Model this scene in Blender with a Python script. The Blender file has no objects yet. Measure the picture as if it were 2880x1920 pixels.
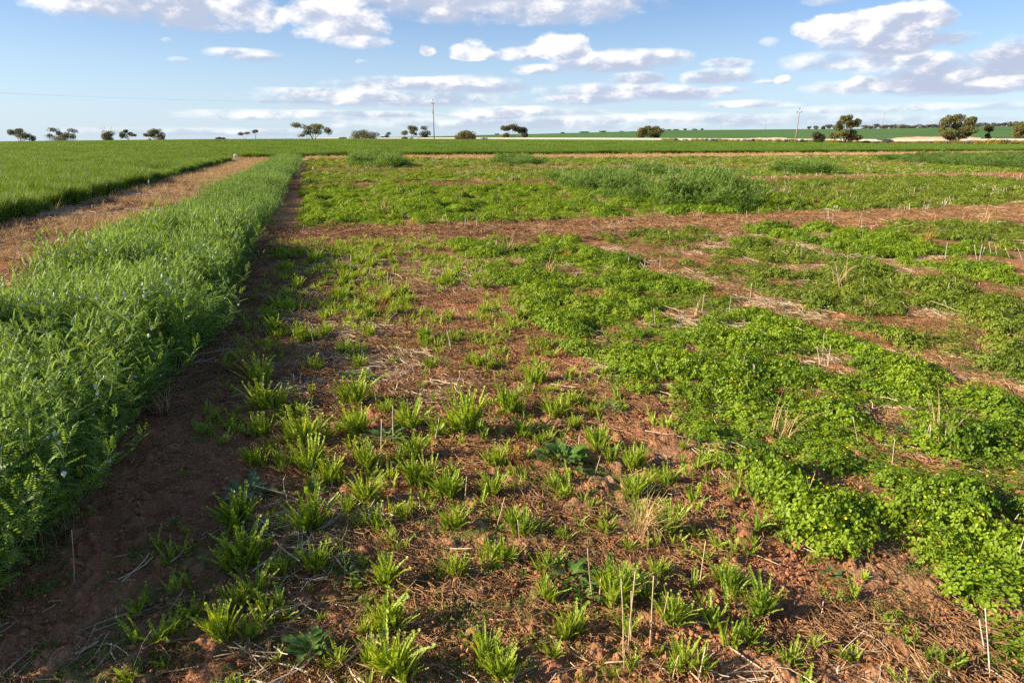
import bpy, math, random
import numpy as np
from mathutils import Vector, Matrix, Euler

RS = np.random.default_rng(7)
random.seed(7)
S = bpy.context.scene
COL = S.collection
R = math.radians

# ------------------------------------------------------------------ camera
PITCH = R(16.42)
EYE = 1.6
cam_d = bpy.data.cameras.new("camera")
cam_d.lens = 24.0
cam_d.sensor_width = 36.0
cam_d.clip_start = 0.05
cam_d.clip_end = 30000
cam = bpy.data.objects.new("camera", cam_d)
COL.objects.link(cam)
cam.location = (0, 0, EYE)
cam.rotation_euler = (math.pi / 2 - PITCH, 0, 0)
S.camera = cam

# ------------------------------------------------------------------ sun, exposure
SUN_AZ, SUN_EL = R(-100.0), R(24.0)          # clockwise from +Y
sun_dir = Vector((math.sin(SUN_AZ) * math.cos(SUN_EL), math.cos(SUN_AZ) * math.cos(SUN_EL), math.sin(SUN_EL)))
sd = bpy.data.lights.new("sun", 'SUN')
sd.energy = 5.0
sd.angle = R(0.5)
sd.color = (1.0, 0.87, 0.66)
so = bpy.data.objects.new("sun", sd)
COL.objects.link(so)
so.rotation_euler = sun_dir.to_track_quat('Z', 'Y').to_euler()
so.location = (-30, -5, 30)
S.view_settings.view_transform = 'Standard'
S.view_settings.look = 'None'
S.view_settings.gamma = 1.0
S.view_settings.use_curve_mapping = False
S.view_settings.exposure = 1.15
S.render.film_transparent = False
S.cycles.max_bounces = 4
S.cycles.diffuse_bounces = 2
S.cycles.glossy_bounces = 2
S.cycles.transmission_bounces = 3
S.cycles.transparent_max_bounces = 4
S.cycles.use_denoising = False

def sl(c):                                   # sRGB 0-255 -> linear
    return tuple(((v / 255) / 12.92 if v / 255 <= .04045 else ((v / 255 + .055) / 1.055) ** 2.4) for v in c)

def ray(px, py):
    cx, cy = (px - 1440) / 1920, (960 - py) / 1920
    c, s = math.cos(PITCH), math.sin(PITCH)
    return (cx, c + cy * s, -s + cy * c)

# ------------------------------------------------------------------ world: sky with clouds
W = bpy.data.worlds.new("World")
S.world = W
W.use_nodes = True
nt = W.node_tree
nt.nodes.clear()

class NB:                                    # tiny node builder
    def __init__(s, tree): s.t = tree
    def n(s, typ, **kw):
        x = s.t.nodes.new(typ)
        for k, v in kw.items(): setattr(x, k, v)
        return x
    def put(s, sock, v):
        if isinstance(v, bpy.types.NodeSocket): s.t.links.new(v, sock)
        elif v is not None: sock.default_value = v
    def m(s, op, a, b=None, c=None, clamp=False):
        x = s.n('ShaderNodeMath', operation=op, use_clamp=clamp)
        for i, v in enumerate((a, b, c)):
            if v is not None: s.put(x.inputs[i], v)
        return x.outputs[0]
    def mix(s, f, a, b):
        x = s.n('ShaderNodeMix', data_type='RGBA')
        s.put(x.inputs[0], f)
        s.put(x.inputs[6], a if isinstance(a, bpy.types.NodeSocket) else (*a[:3], 1))
        s.put(x.inputs[7], b if isinstance(b, bpy.types.NodeSocket) else (*b[:3], 1))
        return x.outputs[2]
    def noise(s, vec, scale, detail=3, rough=.55, dim='3D', dist=0.0):
        x = s.n('ShaderNodeTexNoise', noise_dimensions=dim)
        if vec is not None: s.put(x.inputs['Vector'], vec)
        x.inputs['Scale'].default_value = scale
        x.inputs['Detail'].default_value = detail
        x.inputs['Roughness'].default_value = rough
        x.inputs['Distortion'].default_value = dist
        return x.outputs['Fac']
    def step(s, v, lo, hi, a=0.0, b=1.0):
        x = s.n('ShaderNodeMapRange', interpolation_type='SMOOTHSTEP')
        s.put(x.inputs[0], v)
        for i, q in zip((1, 2, 3, 4), (lo, hi, a, b)): s.put(x.inputs[i], q)
        return x.outputs[0]
    def xyz(s, a, b, c=0.0):
        x = s.n('ShaderNodeCombineXYZ')
        for i, v in enumerate((a, b, c)): s.put(x.inputs[i], v)
        return x.outputs[0]

b = NB(nt)
sky = b.n('ShaderNodeTexSky', sky_type='NISHITA', sun_disc=False)
sky.sun_elevation = SUN_EL
sky.sun_rotation = SUN_AZ % (2 * math.pi)
sky.altitude = 50
sky.air_density = 1.0
sky.dust_density = 0.6
sky.ozone_density = 1.6
tc = b.n('ShaderNodeTexCoord')
sep = b.n('ShaderNodeSeparateXYZ')
nt.links.new(tc.outputs['Generated'], sep.inputs[0])
dx, dy, dz = sep.outputs
az = b.m('MULTIPLY', b.m('ARCTAN2', dx, dy), 180 / math.pi)
el = b.m('MULTIPLY', b.m('ARCSINE', dz), 180 / math.pi)
# puffy noise, a second sample towards the sun for the relief, and a flat streaky noise
def cloud_noise(ua, va):
    return b.noise(b.xyz(ua, va, 3.1), 0.36, 7, .58, dist=.1)
vs = b.m('MULTIPLY', el, 1.7)
n1 = cloud_noise(az, vs)
n1b = cloud_noise(b.m('ADD', az, -0.5), b.m('ADD', vs, 1.0))
n2 = b.noise(b.xyz(b.m('MULTIPLY', az, .32), b.m('MULTIPLY', el, 2.2), 9.0), 0.55, 4, .6)
warp = b.m('MULTIPLY', b.m('SUBTRACT', b.noise(b.xyz(az, vs, 20.0), 0.16, 2, .5), .5), 3.0)
relief = b.m('MULTIPLY', b.m('SUBTRACT', n1, n1b), 1.6)

# one cloud = ellipse in direction space, flatter below, edges from the noise
g = bpy.data.node_groups.new("cloud_patch", 'ShaderNodeTree')
for nm in ("az", "el", "puff", "streak", "relief", "u0", "v0", "rx", "rt", "rb", "k", "streaky", "dark"):
    g.interface.new_socket(nm, in_out='INPUT', socket_type='NodeSocketFloat')
g.interface.new_socket("base", in_out='INPUT', socket_type='NodeSocketColor')
g.interface.new_socket("out", in_out='OUTPUT', socket_type='NodeSocketColor')
q = NB(g)
gi, go = q.n('NodeGroupInput'), q.n('NodeGroupOutput')
I = {s.name: s for s in gi.outputs}
du = q.m('DIVIDE', q.m('SUBTRACT', I['az'], I['u0']), I['rx'])
dvr = q.m('SUBTRACT', I['el'], I['v0'])
up = q.m('GREATER_THAN', dvr, 0.0)
rad = q.m('ADD', q.m('MULTIPLY', up, I['rt']), q.m('MULTIPLY', q.m('SUBTRACT', 1.0, up), I['rb']))
dv = q.m('DIVIDE', dvr, rad)
f = q.m('SUBTRACT', 1.22, q.m('ADD', q.m('MULTIPLY', du, du), q.m('MULTIPLY', dv, dv)))
nz = q.m('ADD', q.m('MULTIPLY', I['puff'], q.m('SUBTRACT', 1.0, I['streaky'])), q.m('MULTIPLY', I['streak'], I['streaky']))
f2 = q.m('ADD', f, q.m('MULTIPLY', q.m('SUBTRACT', nz, .49), 3.3))
soft = q.m('ADD', .72, q.m('MULTIPLY', I['streaky'], 1.0))
al = q.m('MULTIPLY', q.step(f2, -.05, soft), I['k'], clamp=True)
# light: top-left lit, lower right shaded
lt = q.m('ADD', q.m('MULTIPLY', dv, .42), q.m('MULTIPLY', du, -.22))
lt = q.m('ADD', lt, q.m('MULTIPLY', I['relief'], 1.9))
lt = q.m('ADD', lt, q.m('SUBTRACT', .62, I['dark']))
thin = q.step(f2, .15, .9, .28, 0.0)
lit = q.step(q.m('ADD', lt, thin), 0.0, 1.0)
CB = 11.0
colr = q.mix(lit, tuple(CB * v for v in (.44, .50, .64)), tuple(CB * v for v in (1.0, .965, .94)))
q.put(go.inputs[0], q.mix(al, I['base'], colr))

skyc = b.n('ShaderNodeVectorMath', operation='MULTIPLY'); nt.links.new(sky.outputs[0], skyc.inputs[0]); skyc.inputs[1].default_value = (.86, 1.08, 1.45); skyc = skyc.outputs[0]
# haze towards the horizon
col = b.mix(b.step(el, -1.0, 12.0, .6, 0.05), skyc, tuple(CB * v for v in (.66, .80, .95)))
# unseen clouds beyond the frame, made sparser than in view to weaken sky fill
pl = b.xyz(b.m('DIVIDE', dx, b.m('MAXIMUM', dz, .08)), b.m('DIVIDE', dy, b.m('MAXIMUM', dz, .08)))
gn = b.noise(pl, 1.1, 5, .58)
inv = b.m('MULTIPLY', b.step(b.m('ABSOLUTE', az), 37.0, 46.0, 1.0, 0.0), b.step(el, 12.5, 17.0, 1.0, 0.0))
ga = b.m('MULTIPLY', b.m('MULTIPLY', b.step(gn, .62, .76), b.m('SUBTRACT', 1.0, inv)), b.step(el, 2.0, 7.0))
col = b.mix(ga, col, b.mix(b.step(gn, .56, .76), tuple(CB * v for v in (.95, .93, .92)), tuple(CB * v for v in (.55, .60, .70))))

CL = [  # px, py, rx, ry_top, ry_bottom, opacity, streaky, dark
 (600, 372, 420, 16, 12, .55, 1, .25), (1500, 350, 700, 26, 18, .6, 1, .25), (2300, 345, 620, 22, 16, .55, 1, .25),
 (800, 330, 330, 22, 12, .7, .9, .2), (1900, 335, 560, 20, 14, .7, .9, .25), (2600, 305, 420, 18, 12, .6, .9, .2),
 (1010, 322, 300, 14, 9, .8, .6, .15), (1470, 318, 260, 20, 10, .85, .5, .2), (1400, 328, 90, 18, 10, .9, .2, .1), (2117, 297, 140, 16, 8, .85, .4, .15),
 (1060, 282, 430, 34, 22, .85, .75, .38), (1299, 246, 200, 34, 18, .9, .45, .3), (1120, 240, 200, 26, 16, .85, .45, .25), (930, 268, 230, 18, 12, .6, .8, .25),
 (1745, 262, 240, 30, 22, .92, .45, .42), (1894, 268, 150, 26, 18, .9, .4, .4), (1640, 282, 130, 18, 14, .85, .4, .35), (2028, 258, 80, 16, 10, .85, .3, .4),
 (1790, 224, 90, 22, 14, .92, .3, .35), (2024, 222, 105, 32, 16, .95, .3, .32), (2043, 180, 68, 18, 10, .85, .4, .25),
 (1522, 200, 80, 20, 12, .9, .35, .2), (1720, 178, 190, 40, 26, .93, .35, .4), (1850, 160, 90, 24, 14, .85, .5, .3),
 (1470, 155, 70, 26, 16, .85, .3, .2), (1567, 150, 92, 56, 18, 1.1, .05, .05), (1610, 140, 45, 45, 22, 1.05, .05, .15),
 (1321, 160, 60, 46, 12, 1.1, .05, .03), (1375, 158, 35, 14, 9, .8, .3, .5), (1198, 146, 26, 24, 14, 1.0, .1, .0),
 (676, 150, 125, 16, 14, .75, .55, .2), (740, 165, 70, 14, 12, .7, .5, .3), (500, 168, 32, 8, 6, .3, .4, .2), (467, 112, 16, 8, 6, .3, .3, .1),
 (2167, 120, 34, 18, 12, .45, .4, .2), (2205, 228, 26, 16, 9, .95, .1, .1), (2150, 232, 34, 8, 5, .6, .4, .4), (1020, 175, 16, 8, 6, .3, .3, .2),
 (2480, 246, 270, 26, 22, .9, .6, .4), (2700, 250, 330, 40, 22, .95, .5, .5), (2400, 178, 220, 40, 24, .9, .55, .3),
 (2690, 205, 300, 62, 50, 1.0, .45, .62), (2860, 190, 190, 85, 60, 1.0, .35, .6), (2430, 235, 50, 24, 14, .95, .1, .1), (2830, 232, 90, 22, 14, .9, .2, .05), (2600, 165, 90, 30, 14, .7, .3, .1),
 (2350, 84, 105, 46, 34, 1.1, .05, .10), (2450, 72, 130, 46, 40, 1.1, .05, .12), (2560, 66, 112, 58, 46, 1.1, .05, .18), (2650, 56, 60, 36, 26, .8, .15, .25), (2520, 122, 215, 34, 32, 1.0, .2, .62),
 (2330, 2, 70, 18, 14, .6, .4, .2),
 (462, 5, 370, 60, 80, 1.0, .25, .55), (700, 30, 120, 50, 52, .9, .15, .2), (250, 20, 150, 40, 36, .6, .5, .2), (1350, -10, 570, 60, 76, 1.0, .3, .5), (1560, 40, 260, 40, 34, .8, .3, .35),
 (960, 60, 130, 70, 64, .95, .1, .12), (1010, 118, 80, 20, 22, .8, .25, .2), (860, 40, 90, 40, 34, .7, .3, .2),
]
azw = b.m('ADD', az, b.m('MULTIPLY', warp, .6))
def ae(x, y):
    r = Vector(ray(x, y)).normalized()
    return math.degrees(math.atan2(r.x, r.y)), math.degrees(math.asin(r.z))
def stack(base, items):
    for (px, py, rx, rt, rb, k, stv, dk) in items:
        u0, v0 = ae(px, py)
        u1 = ae(px + rx, py)[0]; u2 = ae(px - rx, py)[0]
        gnode = b.n('ShaderNodeGroup', node_tree=g)
        vals = dict(az=azw, el=el, puff=n1, streak=n2, relief=relief, u0=u0, v0=v0, rx=(u1 - u2) / 2,
                    rt=max(ae(px, py - rt)[1] - v0, .1), rb=max(v0 - ae(px, py + rb)[1], .1), k=k, streaky=stv, dark=dk, base=base)
        for kk, vv in vals.items(): b.put(gnode.inputs[kk], vv)
        base = gnode.outputs[0]
    return base
def background(c):
    x = b.n('ShaderNodeBackground'); x.inputs['Strength'].default_value = 0.05; b.put(x.inputs['Color'], c); return x.outputs[0]
def mixbg(f, x0, x1):
    x = b.n('ShaderNodeMixShader'); b.put(x.inputs[0], f); nt.links.new(x0, x.inputs[1]); nt.links.new(x1, x.inputs[2]); return x.outputs[0]
# the named clouds stand in three sectors of the sky; elsewhere the generic cover goes on (cheaper to evaluate)
CUTS = (900, 1960)
cuts = [ae(c_, 200)[0] for c_ in CUTS]
def span(it): return it[0] - it[2] * 1.45, it[0] + it[2] * 1.45
secs = []
for lo, hi in ((-9e9, CUTS[0]), (CUTS[0], CUTS[1]), (CUTS[1], 9e9)):
    secs.append(background(stack(col, [it for it in CL if span(it)[1] > lo - 30 and span(it)[0] < hi + 30])))
inner = mixbg(b.m('GREATER_THAN', az, cuts[0]), secs[0], mixbg(b.m('GREATER_THAN', az, cuts[1]), secs[1], secs[2]))
frame = b.m('MULTIPLY', b.m('LESS_THAN', b.m('ABSOLUTE', az), 56.0), b.m('MULTIPLY', b.m('LESS_THAN', el, 19.0), b.m('GREATER_THAN', el, -1.0)))
wo = b.n('ShaderNodeOutputWorld')
nt.links.new(mixbg(frame, background(col), inner), wo.inputs['Surface'])
W.cycles.sampling_method = 'MANUAL'
W.cycles.sample_map_resolution = 512

# ------------------------------------------------------------------ helpers
def P(px, py, z=0.0):
    r = ray(px, py); t = (z - EYE) / r[2]
    return (r[0] * t, r[1] * t)
def at_y(px, py, Y):                         # world point seen at a pixel, at distance Y ahead
    r = ray(px, py); t = Y / r[1]
    return (r[0] * t, Y, EYE + r[2] * t)
CA, SA = .9626, .2710
def ab(x, y): return x * CA + y * SA, -x * SA + y * CA
def xy(a, bb): return a * CA - bb * SA, a * SA + bb * CA

def _h(ix, iy, seed):
    n = (ix.astype(np.int64) * 374761393 + iy.astype(np.int64) * 668265263 + seed * 1442695041) & 0xffffffff
    n = ((n ^ (n >> 13)) * 1274126177) & 0xffffffff
    n = n ^ (n >> 16)
    return (n & 0xffffff) / float(0xffffff)
def vn(x, y, seed=0):
    x = np.asarray(x, float); y = np.asarray(y, float)
    ix, iy = np.floor(x), np.floor(y); fx, fy = x - ix, y - iy
    fx = fx * fx * (3 - 2 * fx); fy = fy * fy * (3 - 2 * fy)
    a = _h(ix, iy, seed); bb = _h(ix + 1, iy, seed); c = _h(ix, iy + 1, seed); d = _h(ix + 1, iy + 1, seed)
    return (a * (1 - fx) + bb * fx) * (1 - fy) + (c * (1 - fx) + d * fx) * fy
def fbm(x, y, seed=0, o=4):
    s = 0; amp = .5; t = 0
    for i in range(o):
        s = s + amp * vn(x, y, seed + i * 17); t += amp
        x = np.asarray(x) * 2.03 + 11.3; y = np.asarray(y) * 2.03 - 7.7; amp *= .5
    return s / t
def ss(v, lo, hi):
    t = np.clip((v - lo) / (hi - lo), 0, 1); return t * t * (3 - 2 * t)

# terrain: heights along lines of sight (X is the picture column of the line of sight)
def colX(x, y): return np.clip(1440 + 2002 * x / np.maximum(y, 1.0), -300, 3200)
def Yp_of(X): return np.clip(259 / np.maximum((X - 1440) / 2002 + .68, .3), 100, 640)
def Yw_of(X): return np.clip(Yp_of(X) - 25, 120, 450)
def yw_px(X): return np.interp(X, [0, 300, 600, 950, 1220, 1300, 1600, 2000, 2150, 2500, 2880], [398, 394.5, 391.5, 390, 391, 392, 393.5, 396.5, 398.5, 402.5, 405.5])
def Yf_of(X): return np.interp(X, [600, 720, 870, 1000, 1440, 2000, 2400, 2880], [61, 63, 68, 71, 76, 83, 89, 94])
def zland(x, y):
    x = np.asarray(x, float); y = np.asarray(y, float)
    X = colX(x, y); Yw = Yw_of(X); Y1 = np.minimum(220, Yw - 8); yw = yw_px(X); Yp = np.maximum(Yp_of(X), Yw + 15)
    z1 = 1.1 - (yw - 393.6) * Y1 / 2087; z2 = 1.1 - (yw - 394) * Yw / 2087
    zp = np.interp(X, [0, 600, 950, 1300, 2150, 2880], [-1.0, 1.0, 2.1, 1.75, .8, .55])
    yh = np.interp(X, [0, 600, 800, 950, 1300, 1350, 1500, 1900, 2000, 2330, 2500, 2880, 3100], [404, 398, 392, 388.5, 382, 380, 377, 367, 366, 363.5, 362.5, 356, 353])
    zh = EYE + (394 - yh) * 900 / 2087
    def lerp(z0, z1_, y0, y1_): return z0 + (z1_ - z0) * np.clip((y - y0) / (y1_ - y0), 0, 1)
    z = z1 * ss(y, 72, 72 + 1.0 * (Y1 - 72))
    z = np.where(y > Y1, lerp(z1, z2, Y1, Yw), z)
    z = np.where(y > Yw, lerp(z2, zp, Yw, Yp), z)
    z = np.where(y > Yp, zp + (zh - zp) * (.35 * np.clip((y - Yp) / (900 - Yp), 0, 1) + .65 * ss(y, Yp, 900)), z)
    z = np.where(y > 900, zh - (zh * .1 + 4) * np.clip((y - 900) / 1500, 0, 1) - 40 * np.clip((y - 2400) / 9000, 0, 1), z)
    return z
def zmid(x, y):                              # with the gentle unevenness of the field
    r = np.hypot(x, y); k = np.clip(1 - r / 60, 0, 1)
    return zland(x, y) + k * (.035 * (fbm(x * 1.1, y * 1.1, 5, 3) - .5) + .045 * (fbm(x * 3.3, y * 3.3, 9, 3) - .5))
def Zf(x, y): return float(zmid(np.array([x]), np.array([y]))[0])

def tag(o, label=None, cat=None, group=None, kind=None):
    if label: o["label"] = label
    if cat: o["category"] = cat
    if group: o["group"] = group
    if kind: o["kind"] = kind
    return o

class MB:
    def __init__(s): s.v = []; s.f = []; s.m = []; s.n = 0
    def add(s, v, f, mi=0):
        s.v.append(np.asarray(v, float)); s.f += [tuple(i + s.n for i in q_) for q_ in f]; s.m += [mi] * len(f); s.n += len(v)
    def tube(s, pts, rad, sides=5, mi=0, cap=True):
        pts = [Vector(p) for p in pts]; n = len(pts)
        if not hasattr(rad, '__len__'): rad = [rad] * n
        v = []; prev = None
        for i, p in enumerate(pts):
            t = (pts[min(i + 1, n - 1)] - pts[max(i - 1, 0)])
            if t.length < 1e-9: t = Vector((0, 0, 1))
            t.normalize()
            ref = Vector((1, 0, 0)) if abs(t.x) < .9 else Vector((0, 1, 0))
            if prev is not None: ref = prev
            u = (ref - t * ref.dot(t)).normalized(); prev = u; w = t.cross(u)
            for k in range(sides):
                an = 2 * math.pi * k / sides
                v.append(p + (u * math.cos(an) + w * math.sin(an)) * rad[i])
        f = [(i * sides + k, i * sides + (k + 1) % sides, (i + 1) * sides + (k + 1) % sides, (i + 1) * sides + k) for i in range(n - 1) for k in range(sides)]
        if cap: f += [tuple(reversed(range(sides))), tuple((n - 1) * sides + k for k in range(sides))]
        s.add([tuple(a) for a in v], f, mi)
    def box(s, c, d, rz=0, mi=0):
        v = []
        for sx in (-.5, .5):
            for sy in (-.5, .5):
                for sz in (-.5, .5):
                    x, y = sx * d[0], sy * d[1]
                    v.append((c[0] + x * math.cos(rz) - y * math.sin(rz), c[1] + x * math.sin(rz) + y * math.cos(rz), c[2] + sz * d[2]))
        s.add(v, [(0, 1, 3, 2), (4, 6, 7, 5), (0, 4, 5, 1), (2, 3, 7, 6), (0, 2, 6, 4), (1, 5, 7, 3)], mi)
    def mesh(s, name, mats, smooth=False):
        me = bpy.data.meshes.new(name)
        v = np.concatenate(s.v) if s.v else np.zeros((0, 3))
        me.from_pydata(v.tolist(), [], s.f)
        for m_ in (mats if isinstance(mats, (list, tuple)) else [mats]): me.materials.append(m_)
        if s.m and max(s.m) > 0: me.polygons.foreach_set('material_index', s.m)
        if smooth: me.polygons.foreach_set('use_smooth', [True] * len(me.polygons))
        me.update()
        return me
    def obj(s, name, mats, parent=None, smooth=False, loc=None):
        o = bpy.data.objects.new(name, s.mesh(name, mats, smooth)); COL.objects.link(o)
        if parent: o.parent = parent
        if loc: o.location = loc
        return o
def empty(name, loc, rz=0):
    o = bpy.data.objects.new(name, None); COL.objects.link(o); o.location = loc; o.rotation_euler = (0, 0, rz); o.empty_display_size = .1
    return o

# ------------------------------------------------------------------ materials
def mat_new(name):
    m_ = bpy.data.materials.new(name); m_.use_nodes = True; m_.node_tree.nodes.clear()
    return m_, NB(m_.node_tree)
def finish(m_, nb, shader):
    o = nb.n('ShaderNodeOutputMaterial'); nb.t.links.new(shader, o.inputs['Surface'])
    return m_
def pbr(nb, color, rough=.8, spec=.3, normal=None):
    p_ = nb.n('ShaderNodeBsdfPrincipled')
    nb.put(p_.inputs['Base Color'], color if isinstance(color, bpy.types.NodeSocket) else (*color, 1))
    nb.put(p_.inputs['Roughness'], rough); nb.put(p_.inputs['Specular IOR Level'], spec)
    if normal is not None: nb.put(p_.inputs['Normal'], normal)
    return p_.outputs[0]
def leafmat(name, c1, c2, c3=None, trans=.35, rough=.5, spec=.35, patch=1.2, tip=None):
    """leaf colour varies per plant (c1..c2) and in patches over the field (towards c3); sunlight passes through"""
    m_, nb = mat_new(name)
    oi = nb.n('ShaderNodeObjectInfo'); ge = nb.n('ShaderNodeNewGeometry')
    col_ = nb.mix(oi.outputs['Random'], c1, c2)
    c3 = c3 or tuple(.6 * v for v in c1)
    nz_ = nb.noise(ge.outputs['Position'], patch, 3, .6)
    col_ = nb.mix(nb.step(nz_, .45, .72), col_, c3)
    fine = nb.noise(ge.outputs['Position'], 55.0, 1, .5)
    hv = nb.n('ShaderNodeHueSaturation'); nb.put(hv.inputs['Value'], nb.step(fine, .25, .75, .72, 1.3)); nb.put(hv.inputs['Color'], col_)
    col_ = hv.outputs[0]
    if tip:                                  # young leaves near the plant's own top are paler
        tcn = nb.n('ShaderNodeTexCoord'); sx = nb.n('ShaderNodeSeparateXYZ'); nb.t.links.new(tcn.outputs['Object'], sx.inputs[0])
        tf = nb.m('MULTIPLY', nb.step(sx.outputs[2], tip[0], tip[1], 0, .8), nb.step(nb.noise(tcn.outputs['Object'], 22.0, 2, .6), .35, .62))
        col_ = nb.mix(tf, col_, tip[2])
    tr = nb.n('ShaderNodeBsdfTranslucent')
    hs = nb.n('ShaderNodeHueSaturation'); nb.put(hs.inputs['Color'], col_); hs.inputs['Value'].default_value = 1.5; hs.inputs['Saturation'].default_value = 1.1
    hs.inputs['Hue'].default_value = .478
    nb.put(tr.inputs['Color'], hs.outputs[0])
    mx = nb.n('ShaderNodeMixShader'); mx.inputs[0].default_value = trans
    nb.t.links.new(pbr(nb, col_, rough, spec), mx.inputs[1]); nb.t.links.new(tr.outputs[0], mx.inputs[2])
    return finish(m_, nb, mx.outputs[0])
def drymat(name, c1, c2, rough=.75, scale=9.0, trans=0.0):
    m_, nb = mat_new(name)
    oi = nb.n('ShaderNodeObjectInfo'); ge = nb.n('ShaderNodeNewGeometry')
    nz_ = nb.noise(ge.outputs['Position'], scale, 2, .6)
    f_ = nb.m('ADD', nb.m('MULTIPLY', oi.outputs['Random'], .45), nb.m('MULTIPLY', nb.step(nz_, .3, .7), .55))
    c_ = nb.mix(f_, c1, c2)
    fine = nb.noise(ge.outputs['Position'], 130.0, 2, .5)
    hv = nb.n('ShaderNodeHueSaturation'); nb.put(hv.inputs['Value'], nb.step(fine, .25, .75, .7, 1.2)); nb.put(hv.inputs['Color'], c_)
    sh = pbr(nb, hv.outputs[0], rough, .25)
    if trans:
        tr = nb.n('ShaderNodeBsdfTranslucent'); nb.put(tr.inputs['Color'], hv.outputs[0])
        mx = nb.n('ShaderNodeMixShader'); mx.inputs[0].default_value = trans
        nb.t.links.new(sh, mx.inputs[1]); nb.t.links.new(tr.outputs[0], mx.inputs[2]); sh = mx.outputs[0]
    return finish(m_, nb, sh)
def plain(name, c, rough=.6, spec=.4, var=.25, scale=4.0, c2=None, metallic=0):
    m_, nb = mat_new(name)
    tcn = nb.n('ShaderNodeTexCoord')
    nz_ = nb.noise(tcn.outputs['Object'], scale, 4, .6)
    c_ = nb.mix(nb.step(nz_, .3, .7), c, c2 or tuple(v * (1 - var) for v in c))
    return finish(m_, nb, pbr(nb, c_, rough, spec))

M = {}
M['vetch'] = leafmat('vetch_leaf', (.145, .245, .030), (.205, .315, .046), (.095, .180, .020), trans=.40, rough=.45, spec=.25, patch=.9, tip=(.36, .54, (.28, .41, .09)))
M['vetch_stem'] = leafmat('vetch_stem', (.13, .24, .05), (.16, .27, .06), trans=.1)
M['flower'] = plain('white_petal', (.78, .80, .74), .6, .3, .1)
M['clover'] = leafmat('clover_leaf', (.165, .260, .013), (.265, .360, .022), (.100, .185, .012), trans=.34, rough=.5, spec=.3, patch=1.6)
M['clover2'] = leafmat('clover_leaf_dull', (.155, .215, .020), (.225, .280, .028), (.110, .165, .018), trans=.3, rough=.55, spec=.3, patch=1.2)
M['clover3'] = leafmat('clover_leaf_pale', (.215, .275, .035), (.30, .345, .05), (.16, .21, .03), trans=.3, rough=.6, spec=.2, patch=.5)
M['yellow'] = plain('yellow_petal', (.80, .62, .02), .6, .3, .1)
M['frond'] = leafmat('fern_leaf', (.265, .355, .035), (.360, .450, .060), (.19, .29, .03), trans=.36, rough=.5, spec=.3, patch=2.5)
M['dock'] = leafmat('broad_leaf', (.095, .17, .035), (.14, .21, .05), (.10, .17, .04), trans=.22, rough=.4, spec=.45)
M['weed'] = leafmat('dark_weed_leaf', (.09, .17, .02), (.13, .22, .03), trans=.25, rough=.45, spec=.4)
M['moss'] = leafmat('seedling_leaf', (.11, .20, .02), (.17, .26, .03), trans=.3)
M['wheat'] = leafmat('wheat_blade', (.110, .190, .020), (.170, .260, .036), (.085, .160, .016), trans=.33, rough=.5, spec=.3, patch=.25)
M['straw'] = drymat('pale_straw', (.72, .58, .40), (.50, .37, .22))
M['stubble'] = drymat('stubble_straw', (.60, .48, .32), (.40, .27, .13), scale=5)
M['stub_grey'] = drymat('weathered_straw', (.66, .58, .47), (.44, .36, .27), scale=5)
M['litter'] = drymat('brown_litter', (.14, .062, .026), (.48, .27, .12))
M['drygrass'] = drymat('golden_dry_grass', (.66, .46, .22), (.44, .27, .12), trans=.2)
M['rust'] = drymat('rusty_dry_grass', (.50, .22, .06), (.34, .14, .04), trans=.2)
M['bark'] = drymat('gum_bark', (.30, .24, .19), (.16, .12, .09), scale=2)
M['gum'] = leafmat('gum_leaf', (.145, .145, .04), (.195, .18, .05), (.10, .105, .033), trans=.3, rough=.55, patch=.6)
M['gum2'] = leafmat('gum_leaf_dark', (.085, .095, .03), (.12, .12, .038), trans=.28, rough=.6, patch=.6)
M['salt'] = leafmat('saltbush_leaf', (.22, .20, .02), (.32, .25, .02), (.14, .14, .035), trans=.2, patch=.4)
M['salt2'] = leafmat('saltbush_leaf_grey', (.09, .095, .05), (.13, .125, .07), trans=.15, patch=.4)
M['far_gum'] = leafmat('far_gum_leaf', (.13, .13, .09), (.16, .155, .11), trans=.2, patch=.05)
M['white'] = plain('white_plastic', (.74, .75, .76), .45, .4, .1)
M['pole'] = plain('pole_timber', (.38, .27, .20), .8, .2, .35, 1.5)
M['dark'] = plain('dark_porcelain', (.03, .03, .035), .4, .5)
M['steel'] = plain('galvanised_steel', (.35, .36, .37), .5, .5)
M['pipe'] = plain('pale_pipe_paint', (.36, .335, .30), .7, .25, .25, .9)
M['conc'] = plain('concrete', (.40, .36, .32), .85, .2)
M['pink'] = plain('pink_paint', (.75, .32, .22), .6, .3, .1)
M['rock'] = plain('rusty_heap', (.32, .17, .10), .85, .2, .4)
M['cap'] = plain('grey_cap', (.30, .31, .33), .5, .4)

# soil: red sandy loam with crumbs, litter tint and the far crop
m_, nb = mat_new('red_soil')
ge = nb.n('ShaderNodeNewGeometry'); pos = ge.outputs['Position']
def attr(nb_, nm):
    a_ = nb_.n('ShaderNodeAttribute', attribute_name=nm); return a_.outputs['Fac']
nA = nb.noise(pos, 1.3, 4, .6); nB = nb.noise(pos, 16.0, 4, .65); nC = nb.noise(pos, 90.0, 3, .6)
c_ = nb.mix(nb.step(nA, .3, .7), (.43, .165, .075), (.28, .10, .046))
c_ = nb.mix(nb.step(nB, .42, .75, 0, .6), c_, (.42, .21, .115))
c_ = nb.mix(nb.step(nC, .5, .8, 0, .5), c_, (.20, .10, .06))
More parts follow.
